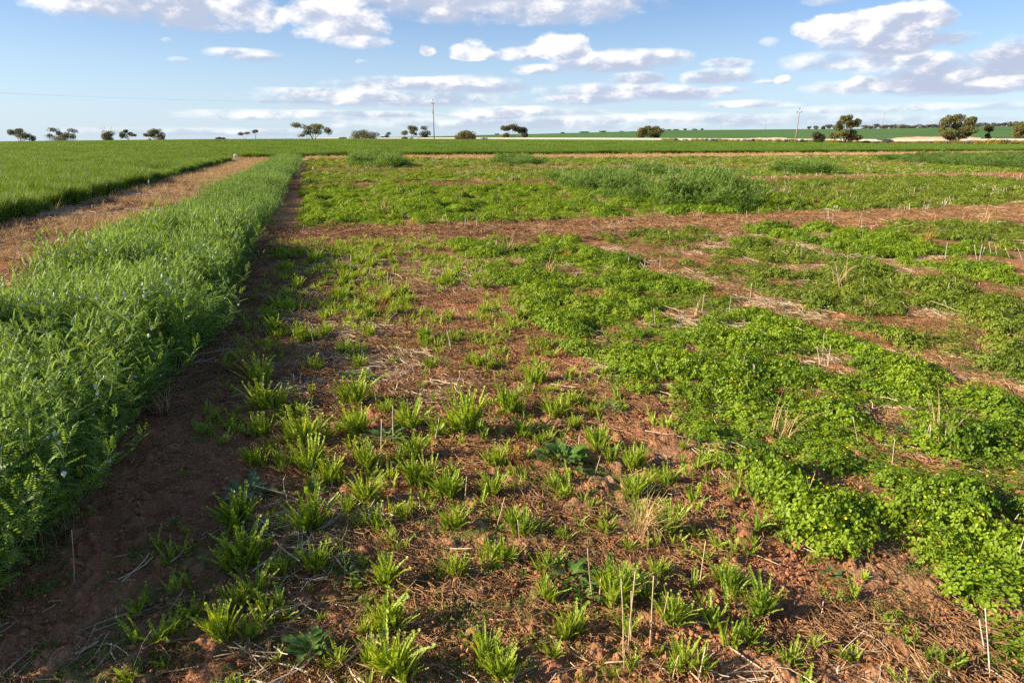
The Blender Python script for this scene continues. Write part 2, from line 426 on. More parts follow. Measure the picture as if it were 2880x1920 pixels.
# fibrous litter, drawn out in random directions
mp = nb.n('ShaderNodeMapping'); nb.put(mp.inputs['Vector'], pos); mp.inputs['Scale'].default_value = (1, 5, 1); mp.inputs['Rotation'].default_value = (0, 0, .5)
lA = nb.noise(mp.outputs[0], 14.0, 4, .7, dist=1.2)
mp2 = nb.n('ShaderNodeMapping'); nb.put(mp2.inputs['Vector'], pos); mp2.inputs['Scale'].default_value = (5, 1, 1); mp2.inputs['Rotation'].default_value = (0, 0, .35)
lB = nb.noise(mp2.outputs[0], 12.0, 4, .7, dist=1.2)
lit_c = nb.mix(nb.step(lB, .40, .62), (.14, .07, .032), (.46, .30, .17))
c_ = nb.mix(nb.m('MULTIPLY', nb.step(lA, .38, .56), attr(nb, 'litter')), c_, lit_c)
c_ = nb.mix(nb.m('MULTIPLY', nb.step(nB, .25, .6), attr(nb, 'gold')), c_, nb.mix(nb.step(lB, .35, .65), (.34, .19, .085), (.62, .42, .20)))
gN = nb.noise(pos, 6.0, 4, .7)
c_ = nb.mix(nb.m('MULTIPLY', nb.step(gN, .44, .60), attr(nb, 'moss')), c_, nb.mix(nb.step(nC, .35, .65), (.06, .10, .02), (.13, .19, .03)))
fN = nb.noise(pos, .012, 4, .6)
mp3 = nb.n('ShaderNodeMapping'); nb.put(mp3.inputs['Vector'], pos); mp3.inputs['Scale'].default_value = (.25, 2.4, 1); mp3.inputs['Rotation'].default_value = (0, 0, .05)
fM = nb.noise(mp3.outputs[0], .02, 4, .65)
gc = nb.mix(nb.step(fN, .35, .65), (.075, .150, .036), (.095, .178, .048))
gc = nb.mix(nb.step(fM, .5, .7, 0, .6), gc, (.050, .125, .032))
c_ = nb.mix(attr(nb, 'crop'), c_, gc)
c_ = nb.mix(attr(nb, 'pale'), c_, nb.mix(nb.step(nb.noise(pos, .5, 3, .6), .4, .6), (.46, .30, .20), (.33, .26, .10)))
bp = nb.n('ShaderNodeBump'); bp.inputs['Strength'].default_value = 1.0; bp.inputs['Distance'].default_value = .02
nb.put(bp.inputs['Height'], nb.m('ADD', nB, nb.m('MULTIPLY', nC, .45)))
finish(m_, nb, pbr(nb, c_, .95, .1, bp.outputs[0]))
M['soil'] = m_

# ------------------------------------------------------------------ cover rules of the trial field
rowb = [(-4, 11.8), (12.9, 25.7), (27.3, 40.3), (42.3, 54.0), (55.0, 200)]
def row_of(bb):
    r = np.full(np.shape(bb), -1)
    for i, (lo, hi) in enumerate(rowb): r = np.where((bb > lo) & (bb < hi), i, r)
    return r
aE = [-.45, 1.70, 4.28, 7.18, 9.8, 12.5] + [12.5 + 2.6 * i for i in range(1, 34)]
def in_poly(x, y, poly):
    inside = np.zeros(np.shape(x), bool); n = len(poly); j = n - 1
    for i in range(n):
        xi, yi = poly[i]; xj, yj = poly[j]
        c = ((yi > y) != (yj > y)) & (x < (xj - xi) * (y - yi) / (yj - yi + 1e-12) + xi)
        inside ^= c; j = i
    return inside
def px_poly(pts): return [P(*p) for p in pts]
def edge_n(x, y): return .22 * (fbm(x * 1.7, y * 1.7, 31, 3) - .5) * 2
def is_wheat(x, y):
    a, bb = ab(x, y); X = 1440 + 2002 * x / np.maximum(y, 1)
    e = edge_n(x, y)
    xd, yd = P(664, 452)
    drumhole = (np.hypot(x - xd, y - yd) < .75) | ((np.abs(x - xd + .1) < .8) & (y < yd) & (y > yd - 5))
    back = (~drumhole) & (y < Yw_of(np.clip(X, -300, 3200)) - 1)
    return (((a < -6.05 + e) & (y > -5)) | ((y > 50) & (y > Yf_of(np.clip(X, 600, 2880)) + e * 2.0) & ((X > 600) | (bb > 61)))) & back
def low_density(x, y):
    """0..1 cover of low clover on the trial plots"""
    a, bb = ab(x, y); r = row_of(bb); ci = np.searchsorted(aE, a) - 1
    d = np.zeros(np.shape(a))
    ok = (a > -.45) & (~is_wheat(x, y))
    rnd = _h(ci + 50, r + 50, 3)
    n = fbm(x * 1.3, y * 1.3, 41, 4); n2 = fbm(x * .45, y * .45, 43, 3)
    n6 = vn(x * 7, y * 7, 47)
    base = np.where(r == 0, np.select([ci == 0, ci == 1, ci == 2, ci == 3, ci == 4], [.0, .98, .66, .9, .78], .82), .62 + .33 * rnd)
    d = np.clip((base - .34) * 1.75 + (n - .5) * 2.7 + (n2 - .5) * 1.0 + .18, 0, 1)
    d = np.where((r == 0) & (ci == 1), np.clip(1.05 + (n - .42) * 3.8 + .5 * ss(-bb, -4.5, -2.5), 0, 1), d)
    ce = np.array(aE)[np.clip(ci, 0, len(aE) - 1)]; cn = np.array(aE)[np.clip(ci + 1, 0, len(aE) - 1)]
    gap = np.minimum(a - ce + np.where(ci == 1, .22 * ss(-bb, -3.2, -2.0), 0), cn - a) + edge_n(x * 1.6, y * 1.6) * .9 + (n6 - .5) * .16
    gw = np.where(r == 0, .17, .07)
    d = d * ss(gap, gw - .05, gw + .14)
    blo = np.array([q_[0] for q_ in rowb])[np.clip(r, 0, 4)]; bhi = np.array([q_[1] for q_ in rowb])[np.clip(r, 0, 4)]
    ge_ = np.minimum(bb - blo, bhi - bb) + edge_n(x * 1.3 + 5, y * 1.3) * 1.2
    d = d * ss(ge_, 0, .35)
    d = d * np.where(r == 0, ss(n6 + (n - .5) * 2, .08, .34), 1)
    d = np.where((r == 0) & (ci == 0), np.clip((n - .50) * 3.2, 0, .6), d)
    d = np.where((r < 0) & (bb > 10), .34 * ss(n2 + .3 * n6, .58, .78), d)
    X = 1440 + 2002 * x / np.maximum(y, 1)
    strip = (y > Yf_of(np.clip(X, 600, 2880)) - np.interp(X, [700, 1500, 2500, 2900], [7, 14, 15, 3]))
    d = np.where((y > 50) & strip, 0, d)
    return np.where(ok, d, 0)

# ------------------------------------------------------------------ ground sheet
rr = np.concatenate([[0.05, .5, .9], np.geomspace(1.2, 9, 330), np.geomspace(9.1, 70, 150), np.geomspace(72, 900, 110), np.geomspace(950, 12000, 16)])
an = np.concatenate([np.linspace(-180, -52, 26)[:-1], np.linspace(-52, 52, 470), np.linspace(52, 180, 26)[1:]])
an = np.radians(an)
RR, AN = np.meshgrid(rr, an, indexing='ij')
gx, gy = RR * np.sin(AN), RR * np.cos(AN)
gz = zmid(gx, gy)
near = np.clip(1 - RR / 14, 0, 1)
clod = np.abs(fbm(gx * 9, gy * 9, 71, 4) - .5) * 2
gz = gz + near * (.030 * (fbm(gx * 8, gy * 8, 61, 4) - .5) + .034 * ss(fbm(gx * 15, gy * 15, 66, 4), .5, .75) + .022 * (fbm(gx * 42, gy * 42, 68, 3) - .5) - .012 * clod)
nr, na = RR.shape
idx = np.arange(nr * na).reshape(nr, na)
fa = np.stack([idx[:-1, :-1], idx[:-1, 1:], idx[1:, 1:], idx[1:, :-1]], -1).reshape(-1, 4)
me = bpy.data.meshes.new('ground')
me.vertices.add(nr * na); me.vertices.foreach_set('co', np.stack([gx, gy, gz], -1).reshape(-1).astype(np.float32))
me.loops.add(len(fa) * 4); me.loops.foreach_set('vertex_index', fa[:, ::-1].reshape(-1).astype(np.int32))
me.polygons.add(len(fa)); me.polygons.foreach_set('loop_start', (np.arange(len(fa)) * 4).astype(np.int32))
me.polygons.foreach_set('use_smooth', np.ones(len(fa), bool))
me.update(); me.validate()
A_, B_ = ab(gx, gy)
Xc = colX(gx, gy)
tri = (A_ > -6.3) & (gy < Yf_of(np.clip(Xc, 600, 2880)) + 1)
litter = np.where(tri, .22 + .6 * ss(fbm(gx * .8, gy * .8, 91, 3), .4, .62), 0)
path = ((A_ > -6.3) & (A_ < -2.4) & tri)
gold = np.where(path, np.clip(.0 + ss(B_, 18, 60) * .6 + (fbm(gx * .7, gy * .7, 93, 3) - .5) * 1.8, 0, 1), 0)
gold = np.where(tri & (gy > Yf_of(np.clip(Xc, 600, 2880)) - 16) & (gy > 45), 1.0, gold)
moss = np.where(tri & (A_ > -.9), ss(fbm(gx * 1.1, gy * 1.1, 97, 3), .42, .6) * .55 + .1, 0)
moss = np.where((A_ > -.5) & tri, np.maximum(moss, low_density(gx, gy) * .75), moss)
crop = np.where(gy > Yp_of(Xc) + 6, 1.0, 0) + np.where((np.degrees(AN) < -36) & (RR > 300), 1.0, 0)
crop = np.clip(crop, 0, 1)
verge = (gy > Yw_of(Xc) - 2) & (gy <= Yp_of(Xc) + 6)
pale = np.where(verge, .45, 0.0)
def ell(px, y0, y1, rx):                     # pale streaks on the hill, at hillside points
    return 0
str1 = np.exp(-((Xc - 2390) / 130) ** 4) * np.exp(-((gy - (700 + .25 * (Xc - 2390))) / 26) ** 2)
pale = np.clip(np.maximum(pale, str1 * .85 * ss(fbm(gx * .02, gy * .02, 95, 3), .3, .5)), 0, 1)
pale = np.maximum(pale, np.where((Xc > 1950) & (Xc < 3000) & (gy > Yp_of(Xc)) & (gy < Yp_of(Xc) + 14), .8, 0))
for nm, arr in (('litter', litter), ('gold', gold), ('moss', moss), ('crop', crop), ('pale', pale)):
    at_ = me.attributes.new(nm, 'FLOAT', 'POINT'); at_.data.foreach_set('value', np.clip(arr, 0, 1).reshape(-1).astype(np.float32))
me.materials.append(M['soil'])
ground = bpy.data.objects.new('ground', me); COL.objects.link(ground)
tag(ground, 'red sandy soil of the trial field running on to the green hill', kind='structure')

# ------------------------------------------------------------------ scatter of plants nobody could count
def source(name, meshes):
    c = bpy.data.collections.new(name)
    for i, me_ in enumerate(meshes):
        o = bpy.data.objects.new(f"{name}_{i:02d}", me_); c.objects.link(o)
    return c
GN = {}
def gn_tree(c):
    if c.name in GN: return GN[c.name]
    t = bpy.data.node_groups.new('scatter_' + c.name, 'GeometryNodeTree')
    t.interface.new_socket('Geometry', in_out='INPUT', socket_type='NodeSocketGeometry')
    t.interface.new_socket('Geometry', in_out='OUTPUT', socket_type='NodeSocketGeometry')
    N = t.nodes.new; L = t.links.new
    i_, o_ = N('NodeGroupInput'), N('NodeGroupOutput')
    ci = N('GeometryNodeCollectionInfo'); ci.inputs[0].default_value = c; ci.inputs['Separate Children'].default_value = True; ci.inputs['Reset Children'].default_value = True
    ip = N('GeometryNodeInstanceOnPoints'); ip.inputs['Pick Instance'].default_value = True
    def na_(nm, ty):
        a_ = N('GeometryNodeInputNamedAttribute'); a_.data_type = ty; a_.inputs[0].default_value = nm; return a_.outputs[0]
    er = N('FunctionNodeEulerToRotation')
    L(na_('rot', 'FLOAT_VECTOR'), er.inputs[0])
    L(i_.outputs[0], ip.inputs['Points']); L(ci.outputs[0], ip.inputs['Instance'])
    L(er.outputs[0], ip.inputs['Rotation']); L(na_('scl', 'FLOAT_VECTOR'), ip.inputs['Scale']); L(na_('idx', 'INT'), ip.inputs['Instance Index'])
    L(ip.outputs[0], o_.inputs[0])
    GN[c.name] = t
    return t
def scatter(name, pts, scl, c, label, tilt=.15, parent=None, rotz=None, kind='stuff'):
    n = len(pts)
    if n == 0: return None
    me_ = bpy.data.meshes.new(name); me_.vertices.add(n)
    me_.vertices.foreach_set('co', np.asarray(pts, np.float32).reshape(-1))
    rz = RS.uniform(0, 2 * math.pi, n) if rotz is None else rotz
    rot = np.stack([RS.normal(0, tilt, n), RS.normal(0, tilt, n), rz], -1)
    scl = np.asarray(scl, float)
    if scl.ndim == 1: scl = np.stack([scl] * 3, -1)
    for nm, ty, key, arr in (('rot', 'FLOAT_VECTOR', 'vector', rot), ('scl', 'FLOAT_VECTOR', 'vector', scl)):
        a_ = me_.attributes.new(nm, ty, 'POINT'); a_.data.foreach_set(key, arr.reshape(-1).astype(np.float32))
    a_ = me_.attributes.new('idx', 'INT', 'POINT'); a_.data.foreach_set('value', RS.integers(0, len(c.objects), n).astype(np.int32))
    o = bpy.data.objects.new(name, me_); COL.objects.link(o)
    md = o.modifiers.new('scatter', 'NODES'); md.node_group = gn_tree(c)
    tag(o, label, kind=kind)
    if parent: o.parent = parent
    return o

# ---- plant meshes
def frond(L, w, pairs, curl, mb=None, base=(0, 0, 0), dirv=(0, 0, 1), side=None, mi=0, lw=None, mi_st=None, st_r=.0007, foldup=.35, rng=random):
    """pinnate leaf: a curved midrib with opposite leaflets"""
    mb = mb or MB()
    d = Vector(dirv).normalized(); side = Vector(side) if side else d.orthogonal()
    side = (side - d * side.dot(d)).normalized(); nrm = side.cross(d).normalized()
    p = Vector(base); pts = [p.copy()]; dirs = [d.copy()]
    n = pairs + 1; seg = L / n
    for i in range(n):
        d = (Matrix.Rotation(curl / n, 3, side) @ d).normalized(); p = p + d * seg; pts.append(p.copy()); dirs.append(d.copy())
    mb.tube(pts[::2] if len(pts) % 2 else pts, st_r, 3, mi if mi_st is None else mi_st, cap=False)
    V, F = [], []
    for i in range(1, n + 1):
        t = i / n
        ln = w * (math.sin(math.pi * min(t * .8 + .2, 1) ** .9) ** .6 if t < 1 else .6) * rng.uniform(.85, 1.1)
        wd = lw or seg * 1.25
        for sgn in (-1, 1):
            dd = dirs[i]; nn = side.cross(dd)
            out = (side * sgn * 1.0 + dd * .55 + nn * foldup * rng.uniform(.4, 1.6)).normalized()
            wv = (dd - out * dd.dot(out)).normalized() * wd * .5
            o0 = pts[i]; k = len(V)
            V += [tuple(o0), tuple(o0 + out * ln * .55 - wv), tuple(o0 + out * ln), tuple(o0 + out * ln * .6 + wv)]
            F.append((k, k + 1, k + 2, k + 3))
    mb.add(V, F, mi)
    return mb

def vetch_mesh(seed, flowers=False, h=.5, leaves=13, pairs=8, big=1.0):
    rg = random.Random(seed); mb = MB()
    lean = rg.uniform(0, 2 * math.pi); pts = []; p = Vector((0, 0, 0)); d = Vector((.25 * math.cos(lean), .25 * math.sin(lean), 1)).normalized()
    n = 12
    for i in range(n + 1):
        pts.append(p.copy()); d = (d + Vector((rg.uniform(-.22, .22), rg.uniform(-.22, .22), rg.uniform(0, .1)))).normalized(); p = p + d * h / n
    mb.tube(pts, [.0022 - .0012 * i / n for i in range(n + 1)], 3, 1, cap=False)
    for k in range(leaves):
        t = .18 + .82 * (k + rg.random()) / leaves; i = min(int(t * n), n - 1)
        base = pts[i].lerp(pts[i + 1], t * n - i) if i < n else pts[n]
        a_ = k * 2.4 + rg.uniform(-.4, .4); tl = rg.uniform(.5, 1.15) if t < .88 else rg.uniform(.1, .5)
        dv = (math.cos(a_) * math.sin(tl), math.sin(a_) * math.sin(tl), math.cos(tl))
        sz = rg.uniform(.8, 1.15) * (1 if t < .85 else .65)
        frond(.086 * sz * (1 + (big - 1) * .5), .024 * sz * big, pairs, rg.uniform(.1, .9), mb, base, dv, (-math.sin(a_), math.cos(a_), 0), 0, .0068 * sz * big * (1.6 if big > 1 else 1), 1, .0007, .5, rg)
    if flowers:
        for j in range(rg.choice((1, 2, 3))):
            c = pts[rg.choice((-4, -3, -2, -1))] + Vector((rg.uniform(-.03, .03), rg.uniform(-.03, .03), rg.uniform(.0, .02)))
            a_ = rg.uniform(0, 6.28)
            u = Vector((math.cos(a_), math.sin(a_), .2)); w_ = Vector((-math.sin(a_), math.cos(a_), 0)); z_ = Vector((0, 0, 1))
            V = [c, c + u * .006 + w_ * .008 + z_ * .013, c + u * .003 + z_ * .019, c + u * .006 - w_ * .008 + z_ * .013, c + u * .017 + w_ * .006, c + u * .021, c + u * .017 - w_ * .006]
            mb.add([tuple(v) for v in V], [(0, 1, 2, 3), (0, 4, 5, 6), (0, 1, 4), (0, 6, 3)], 2)
    return mb.mesh('vetch_plant', [M['vetch'], M['vetch_stem'], M['flower']])
def tile(name, meshes, size, n, seed, zj=.12, tl=.2, mats=None):
    """many plants of a square patch merged into one mesh"""
    r_ = np.random.default_rng(seed); V, F, MI = [], [], []; k = 0
    src = []
    for me_ in meshes:
        c = np.zeros(len(me_.vertices) * 3); me_.vertices.foreach_get('co', c)
        src.append((c.reshape(-1, 3), [tuple(p.vertices) for p in me_.polygons], [p.material_index for p in me_.polygons]))
    for i in range(n):
        c, f_, mi = src[r_.integers(len(src))]
        m3 = np.array(Euler((r_.normal(0, tl), r_.normal(0, tl), r_.uniform(0, 6.28))).to_matrix())
        s_ = r_.uniform(1 - zj, 1 + zj)
        v = c @ m3.T * s_ + np.array([r_.uniform(-.5, .5) * size, r_.uniform(-.5, .5) * size, 0])
        V.append(v); F += [tuple(a_ + k for a_ in q_) for q_ in f_]; MI += mi; k += len(c)
    me_ = bpy.data.meshes.new(name); me_.from_pydata(np.concatenate(V).tolist(), [], F)
    for m_ in (mats or list(meshes[0].materials)): me_.materials.append(m_)
    me_.polygons.foreach_set('material_index', MI); me_.update()
    return me_
_vn = [vetch_mesh(100 + i, i < 2, .5 + .03 * (i % 3)) for i in range(10)]
_vf = [vetch_mesh(200 + i, False, .5, 9, 5) for i in range(5)]
_vf = _vf * 4 + [vetch_mesh(209, True, .5, 9, 5)]
vetch_near = source('vetch_near', [tile('vetch_tile', _vn, .26, 23, 150 + i, .2, .15) for i in range(7)])
vetch_mid = source('vetch_mid', [tile('vetch_tile', _vf, .36, 22, 160 + i, .22, .2) for i in range(5)])
_vg = [vetch_mesh(300 + i, False, .46, 8, 3, 2.0) for i in range(5)]
M['mound'] = leafmat('mound_leaf', (.10, .18, .025), (.15, .24, .035), (.08, .145, .02), trans=.35, rough=.6, spec=.2, tip=(.28, .5, (.26, .36, .10)))
vetch_green = source('vetch_green', [tile('vetch_tile', _vg, .45, 16, 170 + i, .25, .35, [M['mound'], M['mound'], M['mound']]) for i in range(5)])

def leaflet(V, F, c, out, nrm, ln, wd, rg):
    sd_ = nrm.cross(out).normalized(); k = len(V); f_ = nrm * (wd * .22)
    V += [tuple(c), tuple(c + out * ln * .55 + sd_ * wd * .5 + f_), tuple(c + out * ln * .95 + sd_ * wd * .32 + f_), tuple(c + out * ln * .9),
          tuple(c + out * ln * .95 - sd_ * wd * .32 + f_), tuple(c + out * ln * .55 - sd_ * wd * .5 + f_)]
    F += [(k, k + 1, k + 2, k + 3), (k, k + 3, k + 4, k + 5)]
def clover_mesh(seed, mat, r=.085, h=.075, n=44, ls=.0125, yellow=0):
    rg = random.Random(seed); mb = MB(); V, F = [], []
    for i in range(n):
        a_ = rg.uniform(0, 6.283); q_ = math.sqrt(rg.random()); x, y = r * q_ * math.cos(a_), r * q_ * math.sin(a_)
        z = h * (1 - .55 * q_ * q_) * rg.uniform(.45, 1.05)
        nrm = Vector((math.cos(a_) * q_ * .8 + rg.uniform(-.45, .45), math.sin(a_) * q_ * .8 + rg.uniform(-.45, .45), 1)).normalized()
        c = Vector((x, y, z)); s = ls * rg.uniform(.7, 1.2); a0 = rg.uniform(0, 6.28)
        u = nrm.orthogonal().normalized(); w_ = nrm.cross(u)
        for k in range(3):
            t = a0 + k * 2.094; out = (u * math.cos(t) + w_ * math.sin(t))
            leaflet(V, F, c + out * s * .08, (out - nrm * .12).normalized(), nrm, s, s * .95, rg)
        if i % 2 == 0:
            b0 = Vector((x * .6, y * .6, 0)); k = len(V); sd_ = Vector((.0006, .0004, 0))
            V += [tuple(b0 - sd_), tuple(b0 + sd_), tuple(c + sd_), tuple(c - sd_)]; F.append((k, k + 1, k + 2, k + 3))
    mb.add(V, F, 0)
    for j in range(yellow):
        a_ = rg.uniform(0, 6.28); q_ = r * rg.random(); c = Vector((q_ * math.cos(a_), q_ * math.sin(a_), h * rg.uniform(.95, 1.2)))
        V2, F2 = [], []
        for k in range(4):
            t = k * 1.57 + a_; out = Vector((math.cos(t), math.sin(t), rg.uniform(.2, .9))).normalized()
            leaflet(V2, F2, c, out, Vector((0, 0, 1)), .0048, .005, rg)
        mb.add(V2, F2, 1)
    return mb.mesh('clover_clump', [mat, M['yellow']])
cl_near = source('clover_near', [clover_mesh(400 + i, M['clover'], .09, .068, 38, .0148, yellow=(2 if i < 1 else 1 if i < 3 else 0)) for i in range(10)])
cl_mid = source('clover_mid', [clover_mesh(420 + i, M['clover'], .12, .085, 46, .019, yellow=0) for i in range(6)])
cl_dull = source('clover_dull', [clover_mesh(440 + i, M['clover2'], .11, .07, 40, .016) for i in range(6)])
cl_far = source('clover_far', [clover_mesh(460 + i, M['clover'] if i % 3 == 1 else M['clover3'], .26, .10, 60, .045) for i in range(6)])

def blades(seed, mat, n, r, h, w, droop=.5, spread=.35, segs=3, mats=None):
    rg = random.Random(seed); mb = MB(); V, F = [], []
    for i in range(n):
        a_ = rg.uniform(0, 6.283); q_ = r * math.sqrt(rg.random()); p = Vector((q_ * math.cos(a_), q_ * math.sin(a_), 0))
        a2 = rg.uniform(0, 6.283); L_ = h * rg.uniform(.6, 1.15); tl = abs(rg.gauss(0, spread)); dr = droop * rg.uniform(.3, 1.6)
        sd_ = Vector((-math.sin(a2), math.cos(a2), 0)); k = len(V)
        for j in range(segs + 1):
            t = j / segs; wd = w * (1 - t ** 2) * .5 + .0003
            V += [tuple(p - sd_ * wd), tuple(p + sd_ * wd)]
            an_ = tl + dr * t * 1.6
            p = p + Vector((math.cos(a2) * math.sin(an_), math.sin(a2) * math.sin(an_), math.cos(an_))) * L_ / segs
        F += [(k + 2 * j, k + 2 * j + 1, k + 2 * j + 3, k + 2 * j + 2) for j in range(segs)]
    mb.add(V, F); return mb.mesh('grass_clump', mats or [mat])
_wb = [blades(500 + i, M['wheat'], 26, .1, .47, .013, .55, .22) for i in range(8)]
wheat_c = source('wheat', [tile('wheat_tile', _wb, .9, 78, 180 + i, .15, .06) for i in range(5)])
_wf = [blades(510 + i, M['wheat'], 22, .16, .47, .030, .55, .22, 2) for i in range(6)]
wheat_f = source('wheat_far', [tile('wheat_tile', _wf, 3.0, 150, 190 + i, .15, .05) for i in range(4)])
wheat_s = source('wheat_small', _wb)
gold_c = source('gold_grass', [blades(520 + i, M['drygrass'], 34, .09, .22, .0045, .9, .6) for i in range(5)])
gold_t = source('gold_grass_tall', [blades(530 + i, M['drygrass'], 60, .25, .24, .009, .8, .5) for i in range(5)])
rust_c = source('rust_grass', [blades(540 + i, M['litter'], 30, .08, .09, .003, 1.4, .9) for i in range(4)])

def litter_mesh(seed, mats, n, r, lmin, lmax, rad, hz=.02, bend=.5):
    rg = random.Random(seed); mb = MB()
    for i in range(n):
        a_ = rg.uniform(0, 6.283); q_ = r * math.sqrt(rg.random()); L_ = rg.uniform(lmin, lmax); d = rg.gauss(0, 1.0) * .8 + (1.2 if rg.random() < .3 else 0)
        p = Vector((q_ * math.cos(a_), q_ * math.sin(a_), rg.uniform(.002, hz))); pts = [p.copy()]
        for j in range(3):
            d += rg.gauss(0, bend) * .5; p = p + Vector((math.cos(d), math.sin(d), rg.uniform(-.18, .18))) * L_ / 3; p.z = max(p.z, .001); pts.append(p.copy())
        mb.tube(pts, rad * rg.uniform(.6, 1.3), 3, 0 if rg.random() < .5 else 1, cap=False)
    return mb.mesh('litter', mats)
lit_fine = source('litter_fine', [litter_mesh(600 + i, [M['litter'], M['litter']], 56, .11, .02, .09, .0011, .022, 1.3) for i in range(6)])
lit_straw = source('litter_straw', [litter_mesh(620 + i, [M['straw'], M['straw']], 12, .16, .04, .20, .0018, .024, .4) for i in range(6)])
moss_c = source('seedlings', [clover_mesh(640 + i, M['moss'], .06, .014, 55, .0042) for i in range(4)])

def crumbs(seed, n=26):
    rg_ = random.Random(seed); mb = MB()
    for i in range(n):
        a_ = rg_.uniform(0, 6.28); q_ = .13 * math.sqrt(rg_.random()); s_ = rg_.choice((.0018, .002, .003, .004, .005, .007)) * rg_.uniform(.7, 1.4); c = (q_ * math.cos(a_), q_ * math.sin(a_), s_ * .3)
        V = []
        for z_, r_ in ((-.6, .7), (.1, 1.0), (.7, .6)):
            for k in range(6): t = k * 1.047 + z_; V.append((c[0] + s_ * r_ * math.cos(t) * rg_.uniform(.75, 1.2), c[1] + s_ * r_ * math.sin(t) * rg_.uniform(.75, 1.2), c[2] + s_ * z_ * rg_.uniform(.8, 1.1)))
        V.append((c[0], c[1], c[2] + s_ * .95)); F = [(j * 6 + k, j * 6 + (k + 1) % 6, (j + 1) * 6 + (k + 1) % 6, (j + 1) * 6 + k) for j in range(2) for k in range(6)] + [(12 + k, 12 + (k + 1) % 6, 18) for k in range(6)]
        mb.add(V, F)
    return mb.mesh('soil_crumbs', [M['crumb']])
M['crumb'] = drymat('soil_crumb', (.50, .21, .095), (.33, .13, .06), scale=14)
crumb_c = source('crumbs', [crumbs(650 + i) for i in range(5)])
def stubble_mesh(seed, n, r, h, rad, mat):
    rg = random.Random(seed); mb = MB()
    for i in range(n):
        a_ = rg.uniform(0, 6.28); q_ = r * rg.random(); p = Vector((q_ * math.cos(a_), q_ * math.sin(a_), -.01))
        t = Vector((rg.gauss(0, .16), rg.gauss(0, .16), 1)) * h * rg.uniform(.5, 1.1)
        mb.tube([p, p + t * .5 + Vector((rg.gauss(0, .004), 0, 0)), p + t], rad, 4, 0)
    return mb.mesh('stubble_clump', [mat])
stub_far = source('stubble_far', [stubble_mesh(660 + i, 4, .12, .17, .003, M['stub_grey']) for i in range(6)])

# ---- sampling
def sample_ab(n, a0, a1, b0, b1):
    a = RS.uniform(a0, a1, n); bb = RS.uniform(b0, b1, n); x, y = xy(a, bb); return x, y
def seen(x, y, m=.84):                       # in view or a little beside it
    return (y > .4) & (np.abs(x) < m * np.maximum(y, 1.2) + 1.2)
def pts3(x, y, dz=0): return np.stack([x, y, zmid(x, y) + dz], -1)

# vetch strip
def vetch_strip(step, b0, b1):
    A2, B2 = np.meshgrid(np.arange(-2.36, -.98, step), np.arange(b0, b1, step)); a, bb = A2.ravel(), B2.ravel()
    a = a + RS.normal(0, step * .22, len(a)); bb = bb + RS.normal(0, step * .22, len(bb)); x, y = xy(a, bb)
    e = .10 * (fbm(bb * 1.6, a * 0, 51, 3) - .5) * 2
    notch = .26 * np.exp(-((bb - 12.2) / .8) ** 2) + .15 * np.exp(-((bb - 26.6) / .8) ** 2) + .13 * ss(-bb, -4.8, -4.4)
    k = (a < -1.04 + e - notch) & (a > -2.42 + e) & seen(x, y) & (bb > 2.12 + .4 * fbm(a * 2, bb * 0, 55, 2))
    x, y, a, bb = x[k], y[k], a[k], bb[k]
    hh = 1.0 + .62 * (fbm(x * 1.5, y * 1.5, 57, 3) - .5) * 2 + RS.normal(0, .06, len(x))
    hh *= 1 - .25 * np.exp(-((bb - 12.2) / 1.0) ** 2)
    return x, y, np.clip(hh, .5, 1.45)
x, y, hh = vetch_strip(.185, 2.0, 12)
vroot = scatter('vetch_crop', pts3(x, y), np.stack([hh * 0 + 1, hh * 0 + 1, hh], -1), vetch_near, 'tall dense strip of flowering vetch with small white flowers, left of the dark track', .06)
vroot['category'] = 'crop strip'
x, y, hh = vetch_strip(.25, 12, 28)
scatter('vetch_foliage', pts3(x, y), np.stack([hh * 0 + 1, hh * 0 + 1, hh], -1), vetch_mid, None, .06, parent=vroot)
x, y, hh = vetch_strip(.34, 28, 60)
scatter('vetch_foliage', pts3(x, y), np.stack([hh * 0 + 1.3, hh * 0 + 1.3, hh], -1), vetch_mid, None, .06, parent=vroot)

# taller green patches on the right-hand plots (base outlines, height)
TALL = [
 ([(1850, 592), (1830, 560), (1850, 535), (1930, 538), (2010, 555), (2120, 590), (2110, 604), (1960, 606)], .58, 100, 1.0, 'dark green mound of tall vetch beside the brown cross track'),
 ([(1830, 570), (1690, 556), (1600, 532), (1548, 512), (1570, 500), (1700, 508), (1850, 530), (1880, 545)], .30, 60, 1.0, 'lighter bushy tail of vetch running back from the dark green mound'),
 ([(985, 470), (1000, 450), (1060, 444), (1110, 452), (1140, 470), (1050, 474)], .42, 40, 1.5, 'rounded green mound of vetch just right of the far end of the tall strip'),
 ([(1390, 460), (1410, 450), (1470, 449), (1520, 455), (1525, 466), (1440, 467)], .28, 35, 1.4, 'low green mound of vetch in front of the straw band near the middle'),
 ([(1770, 486), (1800, 476), (1890, 482), (1915, 494), (1850, 498)], .26, 38, 1.3, 'small green bush group behind the vetch mound'),
 ([(2160, 484), (2230, 478), (2340, 482), (2360, 492), (2240, 494)], .30, 32, 1.4, 'dark green tuft row at the end of a far plot'),
 ([(2450, 452), (2560, 441), (2900, 438), (2960, 470), (2900, 480), (2640, 466)], .22, 16, 1.8, 'broad green patch of tall plants at the far right edge'),
]
